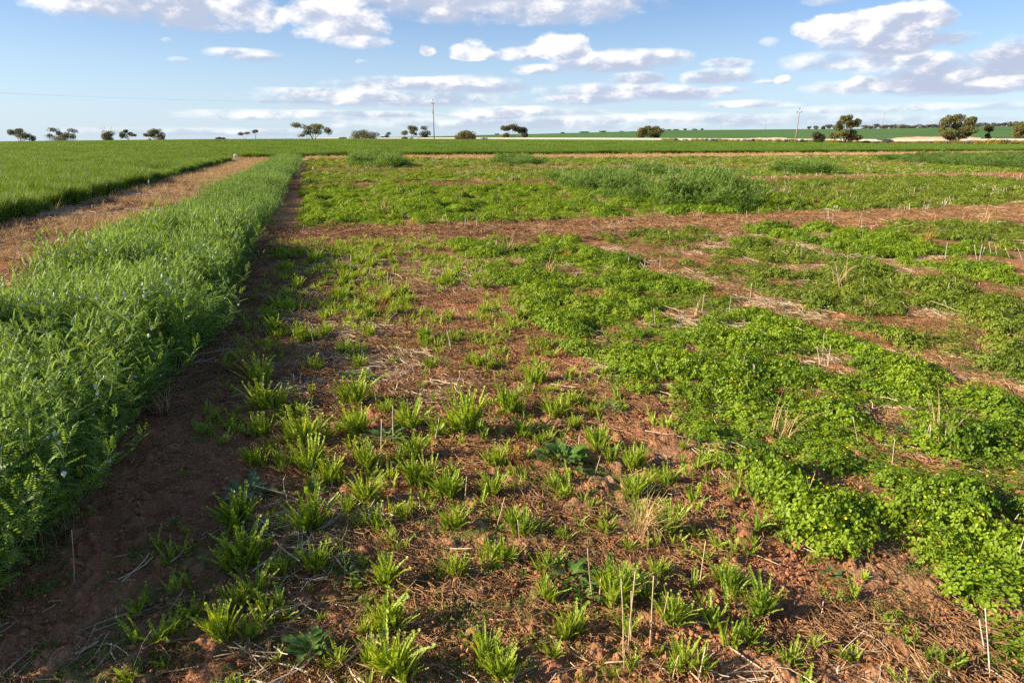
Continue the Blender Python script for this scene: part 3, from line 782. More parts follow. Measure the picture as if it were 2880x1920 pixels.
for poly_px, h_, dn, sc, lb in TALL:
    poly = px_poly(poly_px); xs = [p[0] for p in poly]; ys = [p[1] for p in poly]
    area = (max(xs) - min(xs)) * (max(ys) - min(ys)); n = int(min(area * dn * .16, 60000))
    x = RS.uniform(min(xs), max(xs), n); y = RS.uniform(min(ys), max(ys), n)
    wx, wy = x + edge_n(x, y) * 1.5, y + edge_n(y, x) * 1.5
    k = in_poly(wx, wy, poly); x, y = x[k], y[k]
    bmp = fbm(x * .9, y * .9, 63, 4); k = RS.random(len(x)) < ss(bmp, .30, .50); x, y, bmp = x[k], y[k], bmp[k]
    hh = h_ / .46 * (.25 + 1.5 * ss(bmp, .3, .72)) + RS.normal(0, .05, len(x))
    o = scatter('vetch_mound', pts3(x, y), np.stack([hh * 0 + .9 * sc, hh * 0 + .9 * sc, np.clip(hh, .3, 2)], -1), vetch_green, lb, .25)
    o['category'] = 'green patch'

# low clover over the plots
def clover(name, n, a0, a1, b0, b1, src, s, lab, thr=1.0, parent=None):
    x, y = sample_ab(n, a0, a1, b0, b1); k = seen(x, y); x, y = x[k], y[k]
    d = low_density(x, y); k = RS.random(len(x)) < d * thr; x, y, d = x[k], y[k], d[k]
    sc = s * (.55 + .6 * d) * RS.uniform(.75, 1.25, len(x)); hz = sc * (.25 + 1.7 * ss(fbm(x * 2.6, y * 2.6, 65, 3), .25, .75)) * (.55 if src is cl_far else 1.0)
    return scatter(name, pts3(x, y, -.005), np.stack([sc, sc, hz], -1), src, lab, .18, parent=parent)
_n0 = 0
cB = clover('clover_plot', 6200, 1.85, 4.28, .2, 11, cl_near, 1.0, 'dense bright green clover plot with tiny yellow flowers running up from the lower right corner')
clover('clover_mat', 2600, 4.28, 7.18, .5, 11, cl_dull, 1.0, 'patchy green clover with straw and bare soil, second plot right of the fern-leaved tufts')
clover('clover_mat', 2600, 7.18, 9.8, 3, 11, cl_mid, .95, 'thick green clover band crossing the right edge halfway up the field')
clover('clover_mat', 3600, 9.8, 16, 5, 11, cl_dull, 1.05, 'patchy clover at the right edge just before the brown cross track')
clover('clover_mat', 1500, -.45, 1.85, 1.0, 11, cl_dull, .6, 'small dark clover seedlings between the fern-leaved tufts')
clover('clover_mat', 10000, -.6, 12.4, 13.3, 24.5, cl_mid, 1.05, 'bright green clover cover just beyond the brown cross track')
clover('clover_mat', 12000, 12.4, 28, 13.3, 24.5, cl_dull, 1.25, 'rough green clover cover beyond the cross track on the right')
clover('clover_mat', 12000, -.6, 22, 26.8, 38.6, cl_far, .8, 'light green clover cover between the second and third cross tracks')
clover('clover_mat', 9000, 22, 48, 26.8, 38.6, cl_far, .9, 'light green clover cover far right between the cross tracks')
clover('clover_mat', 15000, -.6, 66, 40.8, 52.4, cl_far, 1.05, 'distant green clover cover behind the third cross track')
clover('clover_mat', 14000, -.6, 90, 54.4, 84, cl_far, 1.2, 'farthest green plot cover in front of the straw band')

# ---- wheat: blades over a canopy sheet
def wheat_grid(step, y0, y1):
    XX, YY = np.meshgrid(np.arange(-.86 * y1, .86 * y1, step), np.arange(y0, y1, step)); x, y = XX.ravel(), YY.ravel()
    x = x + RS.normal(0, step * .12, len(x)); y = y + RS.normal(0, step * .12, len(y))
    k = (np.abs(x) < .86 * y) & is_wheat(x, y)
    for q_ in ((step * .5, 0), (-step * .5, 0), (0, -step * .5)): k &= is_wheat(x + q_[0], y + q_[1])
    return x[k], y[k]
def whz(x, y): return .82 - .42 * ss(fbm(x * .5, y * .5, 87, 3), .55, .68) + .46 * fbm(x * .9, y * .9, 81, 3) + .12 * (fbm(x * .12, y * .12, 83, 2) - .5)
x, y = wheat_grid(.72, 11, 62)
wroot = scatter('wheat_crop', pts3(x, y), np.stack([x * 0 + 1, x * 0 + 1, whz(x, y)], -1), wheat_c, 'dense knee-high green wheat filling the left and the far field', .03)
wroot['category'] = 'wheat field'
x, y = wheat_grid(1.15, 62, 110)
scatter('wheat_leaves', pts3(x, y), np.stack([x * 0 + 1.3, x * 0 + 1.3, whz(x, y)], -1), wheat_c, None, .02, parent=wroot)
x, y = wheat_grid(2.8, 110, 300)
scatter('wheat_leaves', pts3(x, y), np.stack([x * 0 + 1, x * 0 + 1, whz(x, y)], -1), wheat_f, None, .0, parent=wroot)
# extra dense edge rows: along the path and along the far front
n = 9000; bb = RS.uniform(4, 61.5, n) ; a = -6.1 - RS.random(n) * .8; x, y = xy(a, bb); k = is_wheat(x, y) & seen(x, y, .9); x, y = x[k], y[k]
scatter('wheat_leaves', pts3(x, y), np.stack([x * 0 + 1, x * 0 + 1, whz(x, y)], -1), wheat_s, None, .16, parent=wroot)
n = 15000; X = RS.uniform(590, 3000, n); y = Yf_of(np.clip(X, 600, 2880)) + RS.random(n) * 1.5 - .1; x = (X - 1440) / 2002 * y; k = is_wheat(x, y); x, y = x[k], y[k]
scatter('wheat_leaves', pts3(x, y), np.stack([x * 0 + 1.4, x * 0 + 1.4, whz(x, y) * 1.1], -1), wheat_s, None, .1, parent=wroot)

m_, nb = mat_new('wheat_canopy')
ge = nb.n('ShaderNodeNewGeometry'); pos = ge.outputs['Position']
w1 = nb.noise(pos, 5.0, 4, .7); w2 = nb.noise(pos, .09, 4, .6); w3 = nb.noise(pos, 1.1, 3, .6)
c_ = nb.mix(nb.step(w1, .35, .65), (.055, .110, .010), (.170, .260, .030))
c_ = nb.mix(nb.step(w2, .4, .65, 0, .5), c_, (.105, .190, .022))
c_ = nb.mix(nb.step(w3, .5, .75, 0, .4), c_, (.05, .135, .015))
bp = nb.n('ShaderNodeBump'); bp.inputs['Strength'].default_value = 1.0; bp.inputs['Distance'].default_value = .25
nb.put(bp.inputs['Height'], nb.m('ADD', w1, w3))
M['canopy'] = finish(m_, nb, pbr(nb, c_, .75, .2, bp.outputs[0]))
ry = np.concatenate([np.geomspace(8, 60, 60), np.geomspace(61, 470, 150)]); kx = np.linspace(-1.0, 1.0, 420)
RY, KX = np.meshgrid(ry, kx, indexing='ij'); wx, wy = RY * KX, RY
hz_ = zmid(wx, wy) + .27 + .10 * (fbm(wx * 1.4, wy * 1.4, 85, 3) - .5) + .08 * (fbm(wx * .3, wy * .3, 86, 2) - .5)
av, bv = ab(wx, wy); Xw = 1440 + 2002 * wx / wy
ins = ((av < -6.5) | ((wy > Yf_of(np.clip(Xw, 600, 2880)) + .8) & ((Xw > 600) | (bv > 62)) & (wy > 50))) & (wy < Yw_of(np.clip(Xw, -300, 3200)) - 1.2)
idx = np.arange(RY.size).reshape(RY.shape)
inside = ins[:-1, :-1] & ins[1:, :-1] & ins[:-1, 1:] & ins[1:, 1:]
fa = np.stack([idx[:-1, :-1], idx[:-1, 1:], idx[1:, 1:], idx[1:, :-1]], -1)[inside]
used, invx = np.unique(fa, return_inverse=True); fa = invx.reshape(-1, 4)
vv = np.stack([wx, wy, hz_], -1).reshape(-1, 3)[used]
me = bpy.data.meshes.new('canopy'); me.from_pydata(vv.tolist(), [], fa.tolist()); me.polygons.foreach_set('use_smooth', [True] * len(me.polygons)); me.materials.append(M['canopy']); me.update()
cano = bpy.data.objects.new('canopy', me); COL.objects.link(cano); cano.parent = wroot; cano['kind'] = 'stuff'

# ---- dry grass, litter, seedlings
def bare(x, y): return 1 - low_density(x, y)
x, y = sample_ab(12500, -2.4, 9, .6, 12); k = seen(x, y) & (RS.random(len(x)) < (.25 + .75 * bare(x, y)) * (.1 + 1.05 * ss(fbm(x * 1.7, y * 1.7, 101, 3), .40, .56))); x, y = x[k], y[k]
l0 = scatter('dry_litter', pts3(x, y, .002), RS.uniform(.8, 1.5, len(x)), lit_fine, 'brown tangle of dead clover stems matted over the red soil', .1); l0['category'] = 'plant litter'
x, y = sample_ab(9500, -3, 9, .6, 12); k = seen(x, y) & (RS.random(len(x)) < np.where(ab(x, y)[0] < -.35, .12, 1)) & (RS.random(len(x)) < (.15 + .85 * bare(x, y)) * ss(fbm(x * .9, y * .9, 103, 3), .40, .62) * 1.1); x, y = x[k], y[k]
l1 = scatter('straw_litter', pts3(x, y, .006), RS.uniform(.6, 1.2, len(x)), lit_straw, 'broken pale straws lying across the soil and tracks', .08); l1['category'] = 'straw litter'
def lay(n, a0, a1, b0, b1, src, smin, smax, nm, parent, p=1.0, dz=.004, tilt=.1, msk=None):
    x, y = sample_ab(n, a0, a1, b0, b1); k = seen(x, y) & (~is_wheat(x, y)) & (RS.random(n) < p)
    if msk is not None: k &= RS.random(n) < msk(x, y)
    x, y = x[k], y[k]
    return scatter(nm, pts3(x, y, dz), RS.uniform(smin, smax, len(x)), src, None, tilt, parent=parent)
for (b0, b1) in ((10.7, 13.6), (24.2, 27.2), (38.2, 41.2)):
    lay(int(2600 + b0 * 60), -.8, 16 + b0 * 1.4, b0, b1, lit_fine, 1.1, 2.4, 'litter_layer', l0)
    lay(420, -.8, 16 + b0 * 1.4, b0, b1, lit_straw, .8, 1.4, 'straw_layer', l1)
lay(5000, -6.3, -2.5, 6, 30, lit_fine, 1.1, 2.2, 'litter_layer', l0, msk=lambda x, y: ss(fbm(x * .9, y * .9, 105, 3), .35, .6))
lay(3200, -6.3, -2.5, 6, 40, lit_straw, .8, 1.6, 'straw_layer', l1, msk=lambda x, y: ss(fbm(x * .6, y * .6, 107, 3), .35, .6))
lay(6000, 9, 30, 3, 60, lit_straw, 1.0, 2.0, 'straw_layer', l1, msk=lambda x, y: .6 * ss(fbm(x * .6, y * .6, 109, 3), .45, .6))
x, y = sample_ab(13000, -5.9, -2.55, 10, 62); a, bb = ab(x, y)
k = seen(x, y) & (~is_wheat(x, y)) & (RS.random(len(x)) < np.clip(.15 + .85 * ss(bb, 14, 50) + 1.8 * (fbm(x * .8, y * .8, 111, 3) - .52), 0, .9)); x, y = x[k], y[k]; bb = bb[k]
g0 = scatter('dry_grass', pts3(x, y), RS.uniform(.5, 1.1, len(x)), gold_c, 'flattened golden dry grass along the track between wheat and vetch', .3); g0['category'] = 'dry grass'
n = 2600; X = RS.uniform(600, 2900, n); yf = Yf_of(np.clip(X, 600, 2880)); wd = np.interp(X, [700, 1500, 2500, 2900], [6, 12, 13, 3]); y = yf - RS.random(n) ** 1.3 * wd; x = (X - 1440) / 2002 * y
k = ab(x, y)[0] > -.6; x, y = x[k], y[k]
g1 = scatter('dry_grass', pts3(x, y), RS.uniform(.7, 1.25, len(x)), gold_t, 'band of pale golden dry grass along the front of the far wheat', .25); g1['category'] = 'dry grass'
n = 200; a = RS.uniform(-6.3, -2.6, n); bb = 59.5 + RS.random(n) * 3; x, y = xy(a, bb)
scatter('dry_grass_end', pts3(x, y), RS.uniform(.8, 1.4, n), gold_t, None, .25, parent=g0)
x, y = sample_ab(7500, -2.4, 5, .6, 9); k = seen(x, y) & (RS.random(len(x)) < (.2 + .8 * bare(x, y)) * (.3 + ss(fbm(x * 1.6, y * 1.6, 115, 3), .35, .6))); x, y = x[k], y[k]
cr0 = scatter('soil_crumbs', pts3(x, y, .004), RS.uniform(.5, 1.3, len(x)), crumb_c, 'loose red soil crumbs and small clods between the plants', .1); cr0['category'] = 'soil clods'
def mask_m(x, y): return ss(fbm(x * 1.1, y * 1.1, 97, 3), .40, .58) * .9
x, y = sample_ab(11000, -2.2, 9, .6, 11); k = seen(x, y) & (RS.random(len(x)) < mask_m(x, y)); x, y = x[k], y[k]
s0 = scatter('seedlings', pts3(x, y, .004), RS.uniform(.6, 1.5, len(x)), moss_c, 'tiny green seedlings creeping over the bare red soil', .1); s0['category'] = 'seedlings'

# small rusty dead grass bits on the far plots
x, y = sample_ab(2600, -.4, 40, 11, 60); k = seen(x, y) & (~is_wheat(x, y)) & (fbm(x * .8, y * .8, 121, 3) > .56); x, y = x[k], y[k]
g2 = scatter('dead_grass', pts3(x, y), RS.uniform(.5, 1.3, len(x)), gold_c, 'small brown dead grass tufts dotted over the green plots', .25); g2['category'] = 'dry grass'
x, y = sample_ab(5000, .5, 60, 13, 60); a, bb = ab(x, y); k = seen(x, y) & (~is_wheat(x, y)) & (RS.random(len(x)) < .12 + ss(fbm(x * .35, y * .35, 123, 3), .48, .62) * ss(a, 2, 14)); x, y = x[k], y[k]
sf = scatter('far_stubble', pts3(x, y), RS.uniform(.8, 1.6, len(x)), stub_far, 'pale cut stubble stalks standing thinly over the far plots', .12); sf['category'] = 'stubble'

# ------------------------------------------------------------------ fern-leaved tufts (plot of single plants)
def mk_frond(seed, L_, w, pairs, curl):
    rg = random.Random(seed); return frond(L_, w, pairs, curl, None, (0, 0, 0), (0, 0, 1), (1, 0, 0), 0, None, None, .0009, .5, rg).mesh('frond', [M['frond']])
FR = [mk_frond(700 + i, .1, .0078 + .0014 * (i % 3), 12 + i % 3, -.15 - .2 * (i % 4)) for i in range(8)]
def tuft_lay(rg, Wm, Hm, n):
    out = []
    subs = [(rg.uniform(-.24, .24) * Wm, rg.uniform(-.15, .15) * Wm, rg.uniform(.6, 1.1)) for _ in range(3)]
    for i in range(n):
        sx_, sy_, sh_ = subs[i % 3]
        a_ = rg.uniform(0, 6.283); q_ = math.sqrt(rg.random()); r_ = Wm * .15 * q_
        tl = q_ * rg.uniform(.08, .42) + rg.gauss(0, .1); L_ = Hm * sh_ * rg.uniform(.6, 1.15) / max(.55, math.cos(tl))
        out.append((sx_ + r_ * math.cos(a_), sy_ + r_ * math.sin(a_), a_ + rg.gauss(0, .5), tl, L_ / .1))
    return out
TU = []
def cr(ox, oy, s, L_):
    for (x, y, w, h) in L_: TU.append((ox + s * x, oy + s * y, w * s, h * s))
cr(700, 1000, .3231, [(150, 490, 270, 230), (100, 700, 220, 170), (560, 770, 360, 330), (930, 440, 240, 260), (980, 700, 270, 260), (500, 1030, 370, 260), (760, 1110, 250, 200), (1000, 1000, 260, 240),
 (1040, 1270, 220, 270), (1400, 640, 300, 220), (1180, 520, 120, 110), (1850, 680, 320, 380), (2260, 500, 150, 230), (1650, 720, 170, 150), (1460, 900, 220, 200), (1480, 1130, 300, 250), (1720, 1230, 230, 200),
 (2150, 950, 270, 170), (2150, 1230, 200, 260), (570, 1530, 300, 280), (1090, 1530, 220, 200), (1350, 1410, 200, 140), (1780, 1500, 300, 220), (2300, 1500, 150, 150), (100, 260, 260, 200), (560, 160, 260, 140),
 (930, 130, 200, 150), (1260, 60, 150, 80), (1600, 100, 140, 100), (1990, 120, 150, 130), (60, 960, 200, 160), (280, 960, 150, 150), (820, 700, 160, 120)])
cr(700, 1400, .3316, [(560, 630, 300, 260), (1200, 400, 120, 150), (1150, 760, 200, 250), (1190, 1130, 260, 320), (1780, 660, 220, 220), (2080, 550, 340, 200), (510, 810, 100, 120), (160, 950, 60, 100),
 (620, 1040, 100, 100), (1010, 1160, 200, 170), (700, 1440, 300, 180), (1270, 1540, 400, 380), (1040, 1440, 240, 200), (2080, 1380, 380, 240), (2180, 1560, 250, 250), (60, 850, 120, 150), (20, 600, 120, 250), (970, 600, 140, 130)])
cr(0, 1400, .3316, [(2050, 290, 260, 300), (2050, 600, 330, 330), (2060, 900, 330, 230), (1930, 1220, 330, 320)])
cr(1400, 1000, .3231, [(310, 250, 300, 220), (220, 690, 180, 180), (90, 480, 150, 220), (530, 530, 300, 200), (660, 620, 150, 130), (370, 770, 70, 150), (860, 800, 260, 200), (1000, 930, 150, 160), (1180, 980, 220, 200),
 (1190, 1220, 230, 250), (1480, 1130, 200, 180), (650, 210, 130, 90), (840, 520, 150, 90), (950, 1540, 120, 200), (830, 1330, 160, 120), (1500, 1530, 200, 230), (1400, 1290, 100, 100)])
cr(1400, 1400, .3316, [(210, 340, 260, 200), (70, 540, 180, 200), (420, 620, 200, 180), (550, 360, 130, 130), (1010, 880, 320, 340), (1230, 880, 150, 200), (1400, 680, 240, 160), (1470, 1080, 220, 360), (600, 1170, 220, 260),
 (430, 900, 200, 200), (1080, 1160, 200, 230), (1670, 1440, 480, 280), (2000, 760, 380, 220), (2200, 990, 240, 200), (2110, 1200, 150, 130), (2240, 1310, 130, 120), (480, 1360, 180, 150), (700, 1560, 130, 100), (1130, 440, 120, 130)])
cr(2120, 1400, .3316, [(60, 980, 180, 300), (290, 1390, 200, 250)])
rg = random.Random(11)
for i in range(75):
    a_, b_ = rg.uniform(-.45, 2.0), rg.uniform(1.0, 5.2); x_, y_ = xy(a_, b_)
    if abs(x_) < .74 * (y_ + .3):
        d_ = y_ * .96 + .45; TU_w = rg.uniform(.03, .075)
        r_ = (x_, y_, TU_w); v_ = (y_ * math.sin(PITCH) - EYE * math.cos(PITCH)) / (y_ * math.cos(PITCH) + EYE * math.sin(PITCH)); dd = y_ * math.cos(PITCH) + EYE * math.sin(PITCH)
        TU.append((1440 + 1920 * x_ / dd, 960 - 1920 * v_, TU_w * 1920 / dd, TU_w * rg.uniform(.7, 1.2) * 1920 / dd))
GT = 'fern-leaved tufts of the sparse middle plot'
def zone_words(px, py):
    if py > 1650: v_ = 'at the bottom edge'
    elif py > 1350: v_ = 'in the front'
    elif py > 1150: v_ = 'in the middle'
    else: v_ = 'further back'
    h_ = 'by the dark vetch track' if px < 900 else 'near the clover plot' if px > 1650 else 'midway across'
    return v_ + ', ' + h_
near_spots = []
for i, (px, py, w, h) in enumerate(TU):
    x, y = P(px, py); dep = y * math.cos(PITCH) + EYE * math.sin(PITCH)
    Wm, Hm = w * dep / 1920 * 1.05, h * dep / 1920 * 1.1
    z = Zf(x, y); near_spots.append((x, y))
    root = empty('fern_leaved_tuft', (x, y, z - .004), 0)
    szw = 'large' if h > 95 else 'small' if h < 55 else 'mid-sized'
    tag(root, f'{szw} light green fern-leaved tuft {zone_words(px, py)}', 'plant', GT)
    n = int(np.clip(Wm * 560, 10, 62))
    for (fx, fy, fa_, tl, sc) in tuft_lay(rg, Wm, Hm, n):
        o = bpy.data.objects.new('frond', rg.choice(FR)); COL.objects.link(o); o.parent = root
        o.location = (fx, fy, 0)
        o.rotation_euler = (Matrix.Rotation(fa_ - math.pi / 2, 4, 'Z') @ Matrix.Rotation(-tl, 4, 'X')).to_euler()
        o.scale = (sc * rg.uniform(.8, 1.15),) * 2 + (sc,)
FM = []
for i in range(8):
    mb = MB(); r2 = random.Random(720 + i)
    for (fx, fy, fa_, tl, sc) in tuft_lay(r2, .12, .10, 40):
        d_ = (math.cos(fa_) * math.sin(tl), math.sin(fa_) * math.sin(tl), math.cos(tl))
        frond(.1 * sc, .010, 8, -r2.uniform(.2, .8), mb, (fx, fy, 0), d_, (math.sin(fa_), -math.cos(fa_), 0), 0, None, None, .001, .5, r2)
    FM.append(mb.mesh('fern_leaved_tuft', [M['frond']]))
cnt = 0
while cnt < 125:
    a, bb = rg.uniform(-.5, 1.75), 5.0 + 5.9 * rg.random() ** .8
    x, y = xy(a, bb)
    if float(fbm(np.array([x * 1.6]), np.array([y * 1.6]), 131, 3)[0]) < .36 + .12 * rg.random(): continue
    o = bpy.data.objects.new('fern_leaved_tuft', rg.choice(FM)); COL.objects.link(o)
    s = rg.uniform(.75, 1.45); o.location = (x, y, Zf(x, y) - .004); o.rotation_euler = (0, 0, rg.uniform(0, 6.28)); o.scale = (s, s, s * rg.uniform(.85, 1.25))
    tag(o, 'small fern-leaved tuft ' + ('right by the brown cross track' if bb > 9.6 else 'level with the back of the dense clover plot' if bb > 7.6 else 'level with the orange dead tussock') + (', on the shaded vetch side' if a < .3 else ', on the clover side' if a > 1.1 else ', mid-plot'), 'plant', GT + ', rear part'); cnt += 1

FS = []
for i in range(7):
    mb = MB(); r2 = random.Random(740 + i)
    for (fx, fy, fa_, tl, sc) in tuft_lay(r2, .07, .075, 5 + i):
        d_ = (math.cos(fa_) * math.sin(tl), math.sin(fa_) * math.sin(tl), math.cos(tl))
        frond(.1 * sc, .009, 8, -r2.uniform(.2, .9), mb, (fx, fy, 0), d_, (math.sin(fa_), -math.cos(fa_), 0), 0, None, None, .001, .5, r2)
    FS.append(mb.mesh('fern_seedling', [M['frond']]))
fs_c = source('fern_seedlings', FS)
x, y = sample_ab(5200, -.75, 1.9, 1.0, 11.7); k = seen(x, y) & (RS.random(len(x)) < ss(fbm(x * 1.8, y * 1.8, 133, 3), .36, .56) * np.where(ab(x, y)[1] > 5, .9, .42)); x, y = x[k], y[k]
s1 = scatter('fern_leaved_seedlings', pts3(x, y, -.003), RS.uniform(.55, 1.35, len(x)), fs_c, 'small slender fern-leaved seedlings filling the gaps between the larger tufts', .12); s1['category'] = 'seedlings'

# ------------------------------------------------------------------ dead grass tussocks, each its own plant
def tussock(px, py, w, h, mat, label, n=None, seed=0, spread=.45, droop=1.0):
    x, y = P(px, py); dep = y * math.cos(PITCH) + EYE * math.sin(PITCH); Wm, Hm = w * dep / 1920, h * dep / 1920
    wd_ = max(.0035, dep * .0007)
    me_ = blades(seed, mat, n or 46, Wm * .17, Hm * 1.15, wd_, droop, spread, 5)
    o = bpy.data.objects.new('dead_grass_tussock', me_); COL.objects.link(o); o.location = (x, y, Zf(x, y) - .004)
    tag(o, label, 'grass tussock', 'dead grass tussocks'); return o
TS = [
 (690, 1055, 80, 112, 'rust', 'upright rust-coloured dead grass tussock beside the vetch strip'),
 (462, 1165, 95, 100, 'drygrass', 'dark brown dead grass tussock leaning out of the shaded vetch edge'),
 (1075, 893, 70, 90, 'rust', 'orange dead grass tussock standing in the middle of the fern-leaved tufts'),
 (975, 905, 60, 40, 'litter', 'low dull brown dead tussock left of the orange one'),
 (835, 905, 80, 60, 'rust', 'reddish brown flattened tussock near the back left of the sparse plot'),
 (1430, 722, 50, 70, 'drygrass', 'golden tussock at the top left of the dense clover plot'),
 (1590, 728, 60, 30, 'rust', 'dark rusty tussock low in the back of the dense clover plot'),
 (2190, 1232, 170, 135, 'drygrass', 'large straw-coloured tussock on the bare patch inside the dense clover plot'),
 (2640, 1240, 170, 165, 'drygrass', 'tall bent straw-coloured tussock in the clover near the right edge'),
 (1810, 1500, 150, 125, 'drygrass', 'half-green half-golden grass tussock in the front of the sparse plot'),
 (1445, 1300, 120, 80, 'rust', 'round curly orange-brown tussock in the middle of the sparse plot'),
 (2365, 812, 110, 110, 'drygrass', 'thin golden tussock in the patchy second clover plot'),
 (2440, 885, 90, 70, 'drygrass', 'pale tussock below the thin golden one in the second clover plot'),
 (2020, 850, 60, 70, 'rust', 'rusty tussock at the straw-covered gap left of the second clover plot'),
 (1960, 890, 50, 60, 'drygrass', 'golden tussock at the right edge of the dense clover plot'),
 (1545, 770, 60, 60, 'drygrass', 'thin golden tussock among bright clover near the top of the dense plot'),
 (1080, 612, 70, 60, 'drygrass', 'brown tussock in the green plot just beyond the cross track'),
 (1022, 600, 40, 40, 'rust', 'small rusty tussock left of the brown one beyond the cross track'),
 (1490, 626, 30, 40, 'rust', 'small brown tussock at the far edge of the cross track'),
 (2760, 645, 70, 70, 'drygrass', 'pale leaning tussock on the right end of the cross track'),
 (2605, 700, 50, 70, 'rust', 'orange tussock in the clover near the right edge below the cross track'),
 (300, 595, 60, 40, 'drygrass', 'golden tussock on the left track near the pink peg'),
 (160, 600, 60, 40, 'drygrass', 'golden tussock on the left track nearest the wheat'),
 (640, 452, 34, 22, 'rust', 'orange-brown dead clump left of the white drum'),
 (2000, 1045, 60, 40, 'rust', 'low rusty tussock on a soil patch in the clover'),
]
for i, (px, py, w, h, mt, lb) in enumerate(TS):
    tussock(px, py, w, h, M[mt], lb, n=(90 if 'round curly' in lb or 'half-green' in lb else 34), seed=800 + i, spread=(.75 if 'flattened' in lb or 'curly' in lb else .42), droop=(1.5 if 'curly' in lb else 1.0))
tussock(1800, 1490, 110, 125, M['frond'], 'green grass blades rising through the golden tussock in the front', n=22, seed=888, spread=.3)

# ------------------------------------------------------------------ standing stubble stalks
ST = []
def cs(ox, oy, s, L_):
    for (x0, y0, x1, y1) in L_: ST.append((ox + s * x0, oy + s * y0, ox + s * x1, oy + s * y1))
cs(1400, 1400, .3316, [(1060, 1390, 1065, 720), (1075, 1440, 1066, 1250), (1105, 1300, 1160, 600), (1125, 1250, 1145, 820), (1305, 1180, 1325, 680), (1380, 1150, 1440, 780), (1705, 770, 1770, 380), (1900, 1050, 1940, 870),
 (1700, 1560, 1755, 1250), (1475, 1565, 1520, 1300), (860, 900, 880, 700), (810, 880, 760, 440), (1290, 1280, 1290, 1090), (190, 400, 170, 180)])
cs(0, 1400, .3316, [(625, 745, 628, 255), (1000, 1040, 1000, 900)])
cs(2120, 1000, .3231, [(920, 780, 850, 520), (1205, 960, 1208, 710), (1470, 790, 1510, 580), (1525, 830, 1535, 590), (1660, 830, 1668, 650), (385, 1390, 530, 1010), (1680, 1390, 1645, 1160), (1725, 1390, 1708, 1150),
 (1520, 1440, 1550, 1260), (20, 260, 5, 80), (535, 190, 570, 60), (590, 100, 575, -10), (640, 110, 650, -10), (2235, 1460, 2270, 1350), (1915, 380, 1912, 310)])
cs(700, 1000, .3231, [(395, 290, 395, 150), (1150, 860, 1155, 550), (1265, 780, 1245, 440), (1610, 790, 1655, 540), (1880, 1270, 1898, 1040), (2140, 1520, 2230, 1260), (800, 1480, 810, 1160)])
cs(1400, 1000, .3231, [(1410, 240, 1380, 50), (1635, 110, 1635, 0), (2250, 260, 2235, 80), (2195, 410, 2175, 240), (2150, 180, 2140, 0), (700, 830, 710, 700)])
cs(2120, 1400, .3316, [(2010, 1560, 1995, 960), (1975, 1350, 1960, 1080), (2200, 600, 2290, 240)])
cs(1920, 400, .4082, [(375, 550, 378, 470), (440, 550, 440, 470), (525, 500, 525, 445), (990, 540, 1000, 480), (1030, 590, 1040, 490), (1015, 590, 1005, 480), (1235, 605, 1240, 530), (1298, 665, 1298, 585), (1210, 580, 1235, 490), (1735, 570, 1745, 500),
 (1505, 670, 1490, 610), (1500, 670, 1420, 600), (1805, 820, 1830, 690), (2040, 835, 2060, 700), (2030, 830, 2020, 710), (2045, 835, 2085, 720), (2130, 780, 2115, 690), (2170, 785, 2150, 700), (2262, 800, 2230, 730), (2345, 820, 2315, 730),
 (320, 1160, 330, 1060), (130, 1080, 128, 1060), (1090, 1020, 1060, 860), (815, 830, 815, 700), (955, 1540, 970, 1310), (950, 1550, 935, 1410), (1000, 1560, 1012, 1390), (1030, 1470, 980, 1410), (1880, 1040, 1885, 930), (2000, 1020, 2020, 970)])
cs(900, 400, .4082, [(1090, 640, 1110, 600), (1120, 650, 1110, 610), (1220, 740, 1215, 670), (1205, 730, 1215, 680), (800, 760, 790, 700), (920, 750, 940, 710), (1490, 630, 1480, 590), (2125, 870, 2128, 790), (2240, 890, 2240, 800), (2310, 1270, 2300, 1140),
 (690, 440, 690, 350), (730, 450, 733, 400), (1000, 600, 1000, 500), (1080, 600, 1082, 510), (1280, 550, 1275, 470), (480, 1060, 500, 940), (460, 1000, 465, 900), (650, 760, 655, 690), (345, 700, 345, 640), (2010, 930, 2010, 880), (2170, 830, 2175, 780)])
def mk_stalk(p0, p1, rad, mat, label, group, name='stubble_stalk', cat='stalk', sag=0.0, rg=random):
    p0, p1 = Vector(p0), Vector(p1); d = p1 - p0; mb = MB(); n = 6; pts = []
    off = d.orthogonal().normalized() * d.length * .02 * rg.uniform(-1, 1)
    for i in range(n):
        t = i / (n - 1); pts.append(d * t + off * math.sin(t * math.pi * 1.3) - Vector((0, 0, sag * math.sin(t * math.pi))))
    mb.tube(pts, [rad * (1.25 if i in (2,) else 1.1 if i == 0 else 1.0 - .12 * i / n) for i in range(n)], 6, 0)
    o = mb.obj(name, mat, loc=tuple(p0), smooth=True); tag(o, label, cat, group); return o
for i, (x0, y0, x1, y1) in enumerate(ST):
    gx_, gy_ = P(x0, y0); q_ = at_y(x1, y1, gy_); dep = gy_
    z0 = Zf(gx_, gy_) - .01
    rad = .0021 if dep < 5 else .0026
    if dep > 8: rad = .0034
    where = 'in front among fern-leaved tufts' if (y0 > 1500 and x0 < 2150) else 'rising from the bright clover' if (x0 > 2000 and y0 > 1000) or (x0 > 1700 and 700 < y0 <= 1000 and x0 < 2000) else 'among sparse tufts' if y0 > 950 else 'on the cross track and clover beyond'
    mk_stalk((gx_, gy_, z0), (q_[0], gy_ + rg.uniform(-.03, .03), max(q_[2], z0 + .03)), rad, M['stubble'] if (y0 > 1350 and x0 < 2500) else M['stub_grey'],
             f'upright {"tan" if (y0 > 1350 and x0 < 2500) else "grey-white"} straw stalk {where}', 'standing stubble stalks ' + where, rg=rg)
